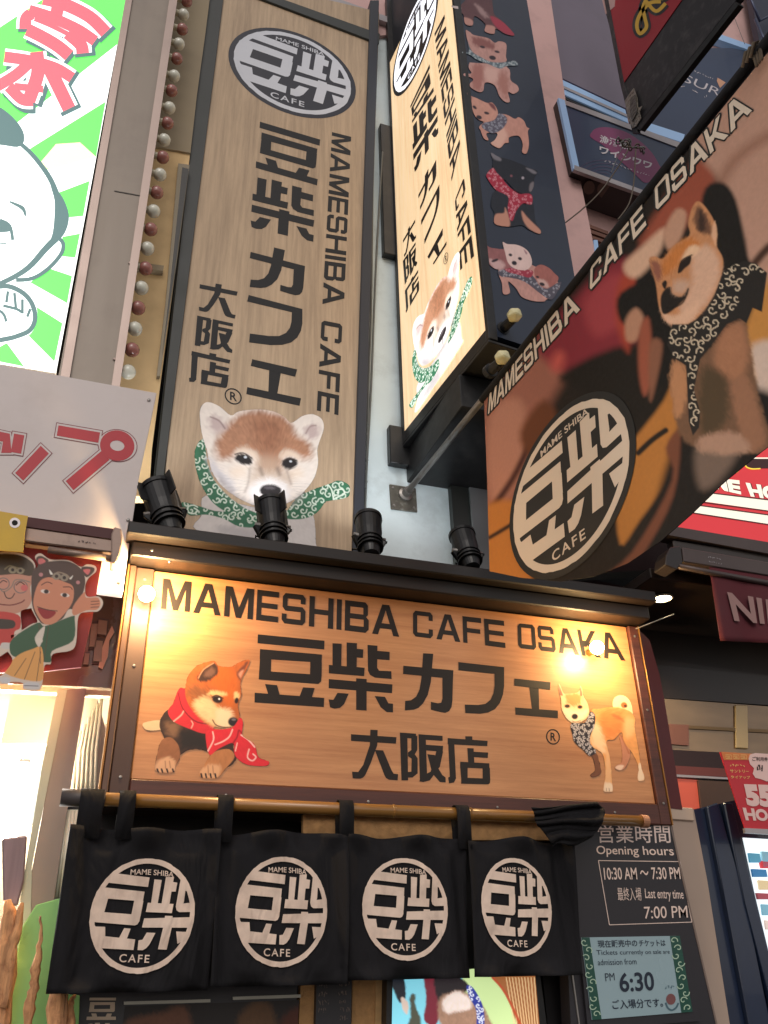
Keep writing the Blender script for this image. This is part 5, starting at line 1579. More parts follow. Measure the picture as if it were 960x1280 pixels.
for q in ([(155, 1252), (263, 1249), (263, 1253), (155, 1256)], [(291, 1246), (376, 1243), (376, 1247), (291, 1250)]):
    slab('picture_rail', q, PE, .006, K('rail_metal', (130, 128, 120), .3, .6), cp, lift=.02)
print_mesh('puppy_print', poster_art(), lambda P: PE.hits(P, .0145), 1.2, print_m, cp, outline=[(156, 1258), (374, 1250), (370, 1320), (150, 1320)], base=lin((34, 28, 27)))
mo = thing('monitor', 'lit monitor showing dogs indoors, half hidden by the right curtains', 'monitor', tuple(PE.hit(590, 1270)))
slab('casing', [(484, 1205), (672, 1195), (690, 1330), (482, 1330)], PE, .05, black_metal, mo, lift=.045)
print_mesh('screen', screen_art(), lambda P: PE.hits(P, .047), 1.0, lit_picture, mo, outline=[(491, 1215), (668, 1208), (676, 1300), (677, 1325), (489, 1325)], base=lin((60, 70, 70)))

# ---------------------------------------------------------------- opening hours board
YH = 0.0
PH = PY(YH)
hb = thing('opening_hours_board', 'black board with white opening hours below the right end of the wide sign', 'board', tuple(PH.hit(800, 1100)))
slab('panel', [(700, 1014), (834, 1018), (906, 1330), (716, 1330)], PH, .05, board_black, hb)
slab('edge_trim', [(834.5, 1018), (836.5, 1018), (908.5, 1330), (906.5, 1330)], PH, .05, K('notice_edge', (120, 104, 96), .4), hb, lift=.002)
qh = lambda q: s2(680, 840, 2.911, q)
ik = Ink(PH, .0012)
ik.text('営業時間', qh([(194, 556), (456, 556), (462, 622), (198, 622)]), 0.006)
ik.text('Opening hours', qh([(190, 632), (468, 634), (476, 678), (192, 672)]), 0.008)
ik.text('10:30 AM ～ 7:30 PM', qh([(216, 712), (492, 710), (498, 754), (220, 756)]), 0.012)
ik.text('最終入場', qh([(265, 784), (352, 784), (356, 832), (270, 832)]), 0.0)
ik.text('Last entry time', qh([(366, 788), (505, 792), (510, 836), (370, 834)]), 0.006)
ik.text('7:00 PM', qh([(363, 854), (520, 850), (524, 894), (366, 898)]), 0.004)
ik.build('', notice_white, hb, 'text_line')
ik = Ink(PH, .0012)
for a_, b_ in (((198, 686), (495, 690)), ((495, 690), (538, 910)), ((538, 910), (238, 920)), ((238, 920), (198, 686))):
    ik.stroke(qh([a_, b_]), .9, False, False)
ik.build('outline', notice_white, hb)
slab('groove', qh([(97, 1068), (102, 1068), (134, 1300), (129, 1300)]), PH, .004, steel, hb, lift=.004)
tk = thing('ticket_display', 'small pale blue ticket screen with green swirl borders under the opening hours', 'screen', tuple(PH.hit(790, 1220)))
slab('bezel', qh([(126, 952), (507, 945), (572, 1270), (160, 1300)]), PH, .03, board_black, tk, lift=.012)
slab('screen', qh([(137, 966), (494, 960), (541, 1236), (176, 1266)]), PH, .004, screen_cyan, tk, lift=.016)
ik = Ink(PH, .0168); 
ik.poly(qh([(137, 966), (166, 966), (210, 1264), (176, 1266)])); ik.build('swirl_border', screen_green, tk); ik = Ink(PH, .0168); ik.poly(qh([(458, 961), (494, 960), (541, 1236), (500, 1240)])); ik.build('swirl_border', screen_green, tk)
ikr = Ink(PH, .0175); ik = Ink(PH, .0175)
def curl(ink, cx, cy, r, a0, sgn, w): ink.stroke([(cx + r * (.2 + t * .2) * math.cos(a0 + sgn * t * 1.2), cy + r * (.2 + t * .2) * math.sin(a0 + sgn * t * 1.2)) for t in np.linspace(0, 4.6, 10)], w, False, False)
for k in range(10):
    f = (k + .5) / 10
    curl(ik, *qh([(150 + 36 * f + (6 if k % 2 else -5), 968 + 292 * f)])[0], 4.6, 1.5 * k, 1 if k % 2 else -1, 1.3)
    curl(ikr, *qh([(476 + 44 * f + (6 if k % 2 else -6), 964 + 272 * f)])[0], 4.6, 1.5 * k + 1, -1 if k % 2 else 1, 1.3)
ik.build('swirls', screen_pale, tk); ikr.build('swirls', screen_pale, tk)
qt = lambda q: s2(720, 1150, 6, q)
ik = Ink(PH, .0175)
ik.text('現在販売中の', qt([(160, 152), (456, 146), (462, 200), (166, 208)]), 0.015)
ik.text('チケットは', qt([(470, 150), (668, 148), (674, 196), (474, 200)]), 0.015)
ik.text('Tickets currently on sale are', qt([(152, 226), (700, 222), (706, 262), (158, 274)]), 0.0)
ik.text('admission from', qt([(160, 296), (450, 288), (456, 332), (166, 340)]), 0.0)
ik.text('PM', qt([(216, 400), (286, 396), (292, 452), (222, 460)]), 0.0)
ik.text('6:30', qt([(318, 396), (578, 386), (592, 528), (332, 542)]), 0.02)
ik.text('ご入場分です。', qt([(268, 600), (644, 584), (656, 652), (276, 672)]), 0.015)
ik.build('', screen_ink, tk, 'text_line')
ik = Ink(PH, .0175); ik.poly(qt(ell(712, 594, 36, 42)), False); ik.build('small_dog_mark', K('screen_mark', (120, 74, 74), .4), tk)
ik = Ink(PH, .0175); ik.stroke(qt([(672, 620), (690, 660), (720, 676), (752, 656), (768, 622)]), 2.2); ik.scribble(qt([(666, 492), (748, 486), (752, 516), (668, 522)]), 4, .7); ik.build('small_dog_scarf', K('screen_mark2', (70, 100, 112), .4), tk)
# ---------------------------------------------------------------- left neighbour: lit green sign, bulb column, white board
ln = thing('left_neighbour_building', 'neighbouring building behind the bulb column, beige wall with a dark window', 'building', (-0.3, .7, 0))
slab('upper_wall', [(120, -80), (272, -80), (257, 40), (246, 120), (238, 191), (120, 170)], PY(.20), .05, beige_upper, ln)
slab('lower_wall', [(100, 170), (238, 189), (219, 340), (190, 560), (186, 620), (100, 620)], PY(.21), .05, beige_wall, ln)
slab('wall_band', [(150, 325), (205, 332), (204, 338), (150, 331)], PY(.21), .03, beige_upper, ln, lift=.03)
slab('window_frame', [(223, 204), (237, 206), (222, 320), (200, 470), (196, 470), (207, 380)], PY(.21), .03, K('window_frame_metal', (120, 110, 92), .4, .4), ln, lift=.02)
slab('window_pane', [(228, 209), (236, 211), (221, 320), (203, 440), (210, 380)], PY(.21), .02, K('dim_window', (52, 50, 44), .15, coat=.5), ln, lift=.03)
box('lower_wall', -2.2, -0.04, 0.66, 0.8, 0, 1.6, dark_void, ln)
box('back_wall', -4.5, -0.035, 1.0, 5, 0, 9.5, K('back_wall', (90, 82, 72), .8), ln)

G0 = PY(0)
gs = thing('green_lit_sign', 'big glowing green and white sunburst sign with red characters and a cartoon man', 'sign', (-.6, .1, 3.3))
GP = [(-90, -90), (172, -90), (157, 0), (70, 466), (-90, 440)]
slab('housing', [(-95, -95), (170, -95), (157, 0), (71, 460), (-95, 436)], G0, .14, grey_metal, gs, lift=-.003)
slab('sheet', GP, G0, .002, lit_glow, gs, lift=0)
def clip_half(poly, a, b):
    """keeps the part of a polygon on the left of a->b"""
    out = []
    f = lambda p: (b[0] - a[0]) * (p[1] - a[1]) - (b[1] - a[1]) * (p[0] - a[0])
    for i in range(len(poly)):
        p, q = poly[i], poly[(i + 1) % len(poly)]
        fp, fq = f(p), f(q)
        if fp >= 0: out.append(p)
        if (fp >= 0) != (fq >= 0):
            t = fp / (fp - fq); out.append((p[0] + t * (q[0] - p[0]), p[1] + t * (q[1] - p[1])))
    return out
rays = [((60, -60), (172, -90), (157, 0), (147, 55), (0, 170), (-40, 190), (-40, 60), (60, -5)),
        ((132, 127), (120, 196), (62, 212), (10, 205), (42, 183)),
        ((112, 226), (104, 270), (82, 272), (70, 242)),
        ((100, 292), (94, 322), (76, 320), (78, 296)),
        ((90, 345), (84, 379), (38, 353), (60, 335)),
        ((78, 404), (68, 452), (36, 420), (40, 380)),
        ((30, 458), (-10, 450), (-10, 425), (8, 428))]
ik = Ink(G0, .0008)
for r_ in rays: ik.poly(r_)
ik.build('green_rays', lit_green, gs)
ik = Ink(G0, .0016); ik.poly([(120, 196), (62, 212), (48, 206), (70, 180), (100, 178)], False); ik.build('yellow_glow_print', lit_yellow, gs)
# cartoon: white shape, dark outline
ik = Ink(G0, .0020)
ik.poly([(-60, 150), (-10, 168), (26, 178), (55, 215), (72, 245), (78, 280), (74, 320), (60, 335), (30, 352), (46, 385), (42, 412), (20, 424), (-60, 428)], True)
ik.build('cartoon_ground', lit_glow, gs)
ik = Ink(G0, .0027)
ik.stroke([(-60, 130), (-14, 132), (10, 145), (26, 165), (24, 180), (0, 178), (-60, 172)], 6, True)
ik.poly([(-60, 130), (-14, 132), (10, 145), (26, 165), (24, 180), (0, 178), (-60, 172)])
ik.stroke([(24, 178), (42, 195), (62, 222), (74, 250)], [5, 7])
ik.poly([(63, 230), (72, 238), (80, 250), (86, 268), (84, 284), (76, 298), (62, 306), (66, 290), (68, 270), (68, 250)], True)
ik.stroke([(70, 298), (56, 312), (36, 334), (10, 350), (-30, 366)], [9, 5])
ik.stroke([(74, 298), (79, 305), (76, 318), (60, 336), (40, 348), (20, 350)], 5)
ik.stroke([(-40, 372), (0, 358), (22, 362), (38, 376), (44, 396), (38, 412), (22, 420), (6, 424), (-30, 430)], 6)
ik.stroke([(12, 252), (28, 260), (32, 270)], [2, 5, 2])
ik.poly([(-40, 272), (0, 274), (12, 283), (8, 290), (-40, 288)], True)
ik.stroke([(0, 275), (12, 282), (16, 300)], 4); ik.stroke([(-20, 303), (2, 304), (8, 304)], 1.5)
for q in ([(10, 364), (8, 378)], [(18, 366), (20, 386)], [(28, 374), (28, 392)], [(4, 382), (20, 386), (27, 390)], [(38, 386), (34, 396)], [(-20, 380), (2, 390), (8, 402)]): ik.stroke(q, 3.5)
ik.build('cartoon_outline', lit_shadow, gs)
ik = Ink(G0, .0027); ik.poly(ell(6, 322, 15, 13)); ik.build('cartoon_cheek', lit_yellow, gs)
def gchar(strokes, w):
    for nm, dw, dx, m_, lf in (('lettering_shadow', 10, 3.5, lit_shadow, .0034), ('lettering_rim', 7, 0, lit_glow, .0041), ('lettering', 0, 0, lit_red, .0048)):
        ik_ = Ink(G0, lf)
        for s_, k in strokes: ik_.stroke([(x + dx, y + dx * 1.2) for x, y in s_], [(k + dw)] * 2)
        ik_.build(nm, m_, gs)
gchar([([(53.9, -1.8), (75.5, 3.6), (97.1, 12.6), (115.1, 23.4), (132.1, 40.4)], 16), ([(75.5, -10.8), (71.9, 10.8), (68.3, 27.0)], 16), ([(36.0, 12.6), (59.3, 19.8), (80.9, 28.8), (100.7, 38.7), (118.7, 51.2)], 14), ([(38.7, 17.1), (32.4, 23.4), (31.5, 36.0)], 15), ([(34.2, 36.9), (53.9, 46.7), (71.9, 57.5), (86.3, 69.2)], 16), ([(43.1, 23.4), (62.9, 31.5), (84.5, 42.2)], 6), ([(84.5, 41.3), (100.7, 55.7), (103.4, 66.5)], 16)], 12)
gchar([([(5.4, 71.0), (36.0, 75.5), (68.3, 84.5), (89.9, 97.1)], 14), ([(45.8, 64.7), (47.6, 86.3), (44.9, 100.7), (36.0, 125.8)], 17), ([(36.0, 79.1), (19.8, 93.5), (-3.6, 107.9)], 14), ([(59.3, 80.9), (71.9, 106.1), (86.3, 135.7)], 17), ([(10.8, 107.9), (27.0, 124.0), (41.3, 125.8)], 14), ([(18.0, 107.9), (53.9, 111.5)], 9)], 12)

gc = thing('bulb_column', 'grey metal column between the green sign and the tall oak sign, with a row of red and white bulbs', 'column', (-.13, .05, 3.3))
cq = [(158, -20), (224, -20), (143, 491), (71, 470)]
slab('column_face', [(174, -90), (234, -90), (139, 545), (64, 520)], PY(.012), .14, grey_metal, gc)
slab('column_trim', [(172, -90), (180, -90), (79, 520), (67, 520)], PY(.012), .02, trim_metal, gc, lift=.014)
slab('column_trim', [(225, -90), (235, -90), (140.5, 545), (130, 545)], PY(.012), .02, trim_metal, gc, lift=.014)
bz_ = [(697, 5), (685, 55), (680, 110), (668, 165), (660, 220), (650, 285), (640, 340), (632, 405), (625, 462), (613, 525), (607, 590), (597, 655), (585, 722), (573, 792), (562, 860), (550, 932)]
bl = [(x / 3, y / 3) for x, y in bz_] + [(543 / 3, 300 + 107 / 3), (527 / 3, 360), (515 / 3, 385), (503 / 3, 411), (492 / 3, 300 + 412 / 3), (478 / 3, 465)]
proto = {}
for k, (x, y) in enumerate(bl):
    red = k % 2 == 0
    c = PY(.03).hit(x + 1, y)
    if red not in proto:
        V_ = bmesh.new(); bmesh.ops.create_uvsphere(V_, u_segments=14, v_segments=9, radius=.0255)
        g = bm_obj('bulb', V_, bulb_red if red else bulb_white, gc, True)
        s_ = lathe('socket', [(-.052, .015), (-.018, .013), (-.012, .016)], (0, 0, 0), (1, 0, 0), socket_m, g, 10)
        proto[red] = (g, s_)
        g.matrix_parent_inverse = parent_inv(gc); g.location = tuple(c)
        s_.matrix_parent_inverse = Matrix.Identity(4)
    else:
        g0, s0 = proto[red]
        g = g0.copy(); COL.objects.link(g); g.location = tuple(c)
        s_ = s0.copy(); COL.objects.link(s_); s_.parent = g

for y_ in (60, 190, 320, 440):
    q_ = [(222 - y_ * .161 - 62, y_ + 1), (222 - y_ * .161 - 8, y_ + 9)]
    for p_ in q_: lathe('rivet', [(0, .006), (.003, .005), (.004, .002)], PY(.010).hit(*p_), (0, -1, 0), trim_metal, gc, 8)
slab('panel_seam', [(143, 238), (181, 245), (181, 246.2), (143, 239.2)], PY(.012), .002, K('seam_dark', (60, 54, 50), .7), gc, lift=.0015)
wb = thing('white_board_sign', 'white sign board with red outlined katakana beside the tall oak sign', 'sign', (-.2, -.04, 2.5))
PWB = PY(-.05)
slab('board', [(-110, 436), (0, 456), (196, 491), (173, 600), (153, 742), (0, 720), (-110, 705)], PWB, .035, white_board, wb, bevel=.002)
for nm, dw, m_, lf in (('lettering_rim', 6.5, K('dark_red_ink', (120, 30, 44), .5), .0008), ('lettering_gap', 4.6, white_board, .0015), ('lettering', 0, red_ink, .0022)):
    ik = Ink(PWB, lf)
    for s_, k in (([(72, 538), (124, 547)], 13), ([(132, 569), (87, 607)], 15), ([(-14, 536), (-10, 562)], 13), ([(-20, 542), (8, 547), (8, 566)], 13), ([(24, 543), (20, 566)], 13), ([(56, 562), (24, 596)], 14)):
        e0 = np.array(s_, float); d_ = e0[-1] - e0[-2]; d_ /= np.linalg.norm(d_); d2 = e0[0] - e0[1]; d2 /= np.linalg.norm(d2)
        e0[-1] += d_ * dw / 2; e0[0] += d2 * dw / 2
        ik.stroke([tuple(p) for p in e0], k + dw, False, False)
    cc = (147, 557)
    if dw == 6.5: ik.poly(ell(cc[0], cc[1], 25, 20.5, 10, 30), False)
    elif dw == 4.6: ik.poly(ell(cc[0], cc[1], 24, 19.5, 10, 30), False)
    else: ik.stroke(ell(cc[0] - .5, cc[1], 15.3, 12.8, 10, 30), 12.6, True, False)
    ik.build(nm, m_, wb)

for p_ in ((186, 500), (150, 730), (160, 650)): lathe('screw', [(0, .006), (.003, .005), (.004, .002)], PY(-.051).hit(*p_), (0, -1, 0), steel, wb, 8)
# roller with the red banner
rb = thing('banner_roller', 'worn white roller casing mounted on the white board, above the red cartoon banner', 'roller', tuple(PY(-.12).hit(90, 670)))
PR = PY(-.12)
slab('casing', [(31, 659), (148, 676), (147, 691), (30, 676)], PR, .05, roller_m, rb, lift=.01, bevel=.003)
slab('maroon_strip', [(34, 646), (142, 661), (142, 674), (32, 658)], PR, .03, maroon_strip, rb)
slab('end_cap', [(143, 658), (152, 661), (153, 676), (150, 692), (145, 704), (139, 703), (139, 668)], PR, .06, roller_m, rb, lift=.014, bevel=.003)
tube('lower_tube', [PR.hit(60, 687), PR.hit(142, 699)], .010, roller_m, rb, 12)
ik = Ink(PR, .0112); ik.scribble([(97, 674.5), (121, 678.5), (121, 682), (97, 678)], 5, .9); ik.build('lettering', K('roller_text', (70, 50, 46), .6), rb)
cb = thing('cartoon_banner', 'red hanging banner with two cartoon people in boar hoods, one waving', 'banner', tuple(PR.hit(60, 760)))
slab('cloth', [(-40, 668), (30, 676), (129, 692), (116, 770), (101, 834), (50, 840), (-40, 842)], PR, .004, K('red_banner_cloth', (118, 28, 36), .7, noise=.12, scale=4), cb, lift=-.03)
PCB = PY(-.105)
print_mesh('cartoon_print', cartoon_art(), lambda P: PCB.hits(P, .004), 0.8, print_m, cb)
yf = thing('yellow_flap', 'yellow tarpaulin corner with a metal eyelet hanging beside the roller', 'tarpaulin', tuple(PR.hit(15, 660)))
slab('cloth', [(-60, 628), (0, 639), (35, 645), (31, 668), (29, 690), (0, 688), (-60, 684)], PR, .004, yellow_flap, yf, lift=.03)
ik = Ink(PR, .031); ik.stroke(ell(18.5, 653.5, 5.2, 4.8), 3.2, True); ik.build('eyelet', silver_frame, yf)
ik = Ink(PR, .0312); ik.poly(ell(18.5, 653.5, 3.8, 3.5), False); ik.build('eyelet_hole', K('hole_black', (8, 8, 8), .8), yf)

# lower left: lit shop front
ls = thing('lit_shop_front', 'brightly lit shop front of the neighbour with posts and pale vinyl curtain', 'shop', (-.2, .5, 0))
slab('back_wall', [(-200, 690), (190, 740), (150, 1330), (-200, 1330)], PY(.62), .05, int_wall, ls)
slab('upper_panel', [(-120, 700), (178, 740), (168, 862), (100, 858), (-120, 850)], PY(.18), .03, K('brown_reflecting_panel', (104, 84, 66), .25, coat=.5, noise=.25, scale=5), ls)
for q in ([(114, 776), (124, 776), (120, 812), (110, 812)], [(122, 772), (136, 774), (134, 796), (120, 794)], [(118, 797), (130, 798), (128, 830), (115, 830)], [(106, 815), (113, 815), (111, 832), (103, 832)]):
    slab('window_muntin', q, PY(.18), .01, K('dark_muntin', (70, 56, 44), .5), ls, lift=.006)
    slab('window_pane', [(a_ * .8 + sum(x for x, _ in q) / 4 * .2, b_ * .8 + sum(y for _, y in q) / 4 * .2) for a_, b_ in q], PY(.18), .006, K('dull_pane', (140, 122, 98), .3), ls, lift=.011)
slab('torn_paper', [(140, 782), (143, 790), (137, 800), (135, 820), (128, 836), (123, 834), (127, 812), (133, 796)], PY(.18), .004, K('pale_paper', (206, 180, 150), .7), ls, lift=.01)
slab('curtain_valance', [(-60, 850), (170, 866), (168, 872), (-60, 858)], PY(.16), .03, K('cream_valance', (206, 184, 150), .6), ls)
slab('ceiling_panel', [(14, 866), (72, 862), (80, 866), (64, 930), (0, 930), (8, 895)], PY(.3), .02, K('cream_panel', (216, 200, 176), .6), ls)
slab('pale_post', [(72, 862), (84, 862), (40, 1080), (34, 1330), (8, 1330), (26, 1120), (52, 960)], PY(.12), .03, pale_green_post, ls, lift=.004)
slab('taupe_post', [(82, 862), (108, 860), (92, 960), (68, 1120), (60, 1330), (22, 1330), (34, 1120), (60, 980)], PY(.12), .06, taupe_post, ls)
slab('vinyl_curtain', [(110, 862), (121, 862), (122, 890), (121, 998), (84, 998), (91, 960), (101, 910)], PY(.22), .01, vinyl, ls)
slab('curtain_gather', [(122, 875), (132, 910), (130, 1000), (120, 1000)], PY(.22), .02, taupe_post, ls, lift=.008)
slab('vinyl_curtain', [(132, 905), (142, 900), (136, 1000), (130, 1000)], PY(.22), .01, vinyl, ls, lift=.004)
slab('vinyl_curtain', [(82, 1012), (98, 1012), (99, 1040), (97, 1060), (90, 1130), (60, 1130)], PY(.14), .01, vinyl, ls)
for k in range(7):
    x_ = 86 + 5.2 * k
    tube('curtain_pleat', [PY(.215).hit(x_ + 10, 872 + 14 * (6 - k) * .6, 0), PY(.21).hit(x_ + 3, 940, 0), PY(.215).hit(x_ - 2 + .6 * k, 997, 0)], .005, vinyl, ls, 8)
for k in range(5):
    tube('curtain_pleat', [PY(.135).hit(96 - 4 * k, 1014, 0), PY(.13).hit(92 - 5 * k, 1070, 0), PY(.135).hit(88 - 6 * k, 1122, 0)], .006, vinyl, ls, 8)
slab('shelf_bracket', [(24, 948), (38, 949), (37, 953), (24, 952)], PY(.4), .04, black_metal, ls)
slab('dark_corner', [(36, 950), (62, 930), (52, 1010), (22, 1060), (24, 1040)], PY(.42), .02, K('blue_grey_panel', (130, 140, 148), .5), ls)
lt = tag(slab('shop_light_panel', [(-120, 905), (0, 910), (18, 935), (34, 953), (22, 1044), (-10, 1050), (-120, 1050)], PY(.5), .03, lamp_white), 'blazing white light panel inside the neighbouring shop at the frame edge', 'light')
ll = bpy.data.lights.new('panel_light', 'AREA'); ll.energy = 60; ll.size = .35; ll.color = (1, .95, .86)
lo = bpy.data.objects.new('panel_light', ll); COL.objects.link(lo); p_ = PY(.42).hit(-30, 980); lo.location = tuple(p_); lo.rotation_euler = Vector((-.5, 1.0, -.25)).to_track_quat('Z', 'Y').to_euler(); lo.parent = lt; lo.matrix_parent_inverse = parent_inv(lt)
gb = tag(slab('green_board', [(45, 1131), (88, 1119), (80, 1200), (72, 1243), (100, 1244), (96, 1330), (0, 1330), (6, 1270), (28, 1158)], PY(.06), .02, green_board, bevel=.002), 'pale green board cut with rounded shoulder, leaning left of the curtains', 'board')
def stick(pts, rs, label, y=-.02, n=9):
    rnd = random.Random(len(label))
    P = spline([PY(y).hit(*p) for p in pts], 4, False)
    R_ = np.interp(np.linspace(0, 1, len(P)), np.linspace(0, 1, len(rs)), rs)
    o = tube('driftwood', [p + np.array([rnd.uniform(-.003, .003), rnd.uniform(-.003, .003), 0]) for p in P], [float(r_ * rnd.uniform(.8, 1.2)) for r_ in R_], bark_m, None, n)
    return tag(o, label, 'driftwood')
stick([(50, 1145), (50, 1175), (46, 1205), (42, 1235), (36, 1262), (34, 1320)], [.002, .005, .011, .010, .012, .006], 'twisted stick of dry wood in front of the green board')
stick([(73, 1153), (74, 1190), (70, 1215), (72, 1240), (68, 1330)], [.002, .003, .007, .020, .024], 'thick orange dry wood with a thin tip against the curtain edge')
stick([(92, 1243), (88, 1262), (84, 1330)], [.004, .009, .014], 'pale split wood directly under the corner of the first curtain', y=.0)
stick([(10, 1125), (12, 1160), (4, 1220), (0, 1330)], [.010, .020, .024, .02], 'broad reddish dry wood at the left edge', y=.02)
stick([(28, 1128), (20, 1165), (14, 1200), (6, 1260)], [.006, .012, .012, .008], 'forked dry wood between the reddish wood and the green board', y=.0)
tag(slab('folded_umbrella', [(2, 1048), (34, 1044), (30, 1100), (22, 1132), (4, 1130)], PY(.1), .02, K('lilac_grey_cloth', (126, 108, 116), .6, noise=.3, scale=8, stretch=(6, 6, .4)), bevel=.004), 'pleated lilac grey cloth hanging below the bright light panel', 'cloth')

# ---------------------------------------------------------------- upper right signs on the pink wall
PU = PY(YW + .02)
mp_ = thing('mauve_panel_sign', 'large plain mauve grey panel with a pale blue frame on the pink wall', 'sign', tuple(PU.hit(740, 60)))
slab('panel', [(655, -60), (760, -60), (792, 140), (674, 84)], PU, .03, mauve_panel, mp_)
slab('frame', [(640, -60), (656, -60), (675, 84), (670, 96)], PU, .04, blue_frame, mp_, lift=.012, bevel=.002)
slab('frame', [(671, 84.5), (782, 137), (786, 154), (671, 103)], PU, .04, blue_frame, mp_, lift=.012, bevel=.002)
slab('frame_lip', [(671, 92), (784, 143), (784, 146), (671, 95)], PU, .01, silver_frame, mp_, lift=.018)
slab('bottom_shadow_gap', [(670, 103.5), (786, 155), (787, 160), (672, 108)], PU, .02, black_metal, mp_, lift=.003)
nv = thing('navy_panel_sign', 'navy sign with thin white serif letters on the pink wall, partly behind the red sign', 'sign', tuple(PU.hit(880, 130)))
slab('panel', [(790, 60), (915, 60), (945, 66), (860, 180), (790, 150)], PU, .03, navy_panel, nv)
slab('frame', [(893, 40), (941, 57), (938, 63), (889, 46)], PU, .05, blue_frame, nv, lift=.012)
slab('frame', [(800, 150), (856, 168), (853, 178), (798, 160)], PU, .05, blue_frame, nv, lift=.012)
slab('frame_lip', [(800, 163), (850, 181), (848, 186), (798, 170)], PU, .05, silver_frame, nv, lift=.02)
ik = Ink(PU, .0015)
ik.text('SUR', [(856, 92), (902, 112), (898, 120), (852, 101)], -.005)
ik.scribble([(864, 86), (893, 98), (892, 100), (863, 88.5)], 9, .5)
ik.scribble([(850, 105), (890, 121), (888, 125), (848, 109)], 3, .6, 3)
ik.build('lettering', night_print, nv)
ik = Ink(PU, .0015); ik.poly([(897, 97), (907, 103), (900, 110), (896, 101)], False); ik.build('leaf_mark', K('leaf_mark', (200, 150, 120), .5), nv)
PS = PY(.20)
sb_ = thing('small_box_sign', 'small navy box sign with a plum disc and white characters, tied with ropes', 'sign', tuple(PS.hit(770, 190)))
q4 = [(697, 122), (852, 181), (802, 242), (718, 211)]
slab('housing', [(698, 123), (880, 192), (830, 252), (718, 210)], PS, .20, K('brown_black_casing', (52, 42, 42), .45, noise=.15, scale=6), sb_)
slab('face', [(702, 128), (870, 191), (830, 249), (722, 208)], PS, .004, navy_panel, sb_, lift=.004)
slab('frame', [(698, 122), (706, 125), (724, 208), (717, 211)], PS, .02, blue_frame, sb_, lift=.010, bevel=.001)
slab('frame', [(706, 125), (880, 189), (878, 196), (707, 131)], PS, .02, silver_frame, sb_, lift=.011, bevel=.001)
slab('frame', [(718, 206), (830, 247), (829, 252), (718, 212)], PS, .02, silver_frame, sb_, lift=.011, bevel=.001)
ik = Ink(PS, .0055); qs = lambda q: s2(670, 100, 5.0526, q)
ik.poly(qs([(345, 360), (352, 330), (375, 308), (420, 298), (480, 302), (560, 325), (630, 365), (690, 415), (740, 470), (780, 540), (790, 570), (700, 650), (620, 590), (500, 480), (420, 410)]), True); ik.build('plum_disc', plum_panel, sb_)
ik = Ink(PS, .0065)
ik.text('漁酒場', qs([(405, 345), (590, 395), (585, 445), (400, 392)]), .02)
ik.text('ワインワワ', qs([(402, 412), (735, 520), (728, 565), (400, 460)]), .03)
ik.scribble(qs([(430, 500), (725, 600), (722, 612), (428, 516)]), 14, .5)
ik.build('lettering', night_print, sb_)
ik = Ink(PS, .0060)
for r_ in (30, 55, 80, 105, 130): ik.stroke(qs([(420 + r_ * math.cos(t) * 1.3, 610 + r_ * math.sin(t) * .8) for t in np.linspace(-2.9, -.5, 10)]), .5, False, False)
ik.build('wave_lines', K('wave_line', (84, 64, 96), .5), sb_)
# flower emblem printed on its underside
zb_ = PS.hit(718, 211)[2]
PUs = Plane(PS.hit(760, 230) - np.array([0, 0, .0]), (0, 0, 1))
pbot = min(PS.hit(718, 210)[2], PS.hit(830, 252)[2])
ik = Ink(Plane(PS.hit(745, 221) - np.array([0, 0, .004]), (0, 0, 1)), .001)
ik.poly(qs(ell(335, 680, 36, 44, 10)), False); ik.poly(qs(ell(430, 700, 42, 54, -20)), False); ik.stroke(qs([(440, 640), (480, 690), (520, 725)]), 2.2); ik.stroke(qs([(480, 650), (510, 690), (530, 715)]), 1.8); ik.stroke(qs([(460, 735), (540, 752)]), 1.6)
ik.build('flower_emblem', K('dull_emblem', (112, 92, 82), .6), sb_)
bb_ = thing('brown_beam_rail', 'brown rails under the small box sign', 'beam', tuple(PY(.3).hit(745, 290)))
for k, (a_, b_) in enumerate((((704, 268), (760, 289)), ((708, 276), (764, 296)), ((710, 284), (768, 304)))):
    slab('rail', [a_, b_, (b_[0] + 1, b_[1] + 4.5), (a_[0] + 1, a_[1] + 4.5)], PY(.33), .03, brown_beam, bb_)
# pink column strip beside the box sign front
pc_ = thing('pink_pilaster', 'narrow pale pink pilaster with cable clips beside the puppy side of the box sign', 'column', tuple(PY(.24).hit(700, 200)))
slab('face', [(644, -60), (680, -60), (712, 160), (750, 345), (715, 345), (695, 230), (660, 30)], PY(.26), .10, pink_wall, pc_)
slab('blue_edge', [(742, 300), (747, 300), (752, 345), (746, 345)], PY(.26), .04, blue_frame, pc_, lift=.003)
for a_, b_ in (((641, 27), (651, 31)), ((657, 57), (660, 58)), ((664, 82), (667, 83)), ((671, 183), (681, 186)), ((686, 210), (690, 211)), ((700, 332), (710, 335))):
    tube('cable_clip', [PY(.25).hit(*a_), PY(.25).hit(*b_)], .004, black_metal, pc_, 6)
wire([(583, 286), (620, 292), (655, 296), (690, 288), (720, 268), (750, 240), (775, 205), (787, 184)], .05, .0035, 'thin rope swinging from the box sign to the tied corner of the red sign', 'stay_rope', rope_m, 'rope')
wire([(795, 180), (794, 200), (792, 230), (786, 255), (772, 275)], .0, .0035, 'slack rope hanging from the torn corner of the red sign', 'slack_rope', rope_m, 'rope')
wire([(780, 178), (775, 190), (768, 205), (764, 216)], .0, .002, 'short thin string in front of the plum disc', 'string', cable_m, 'string')
kt = thing('rope_knot', 'tangle of knotted rope under the torn silver tape', 'rope', tuple(PY(-.1).hit(787, 180)))
rk = random.Random(3)
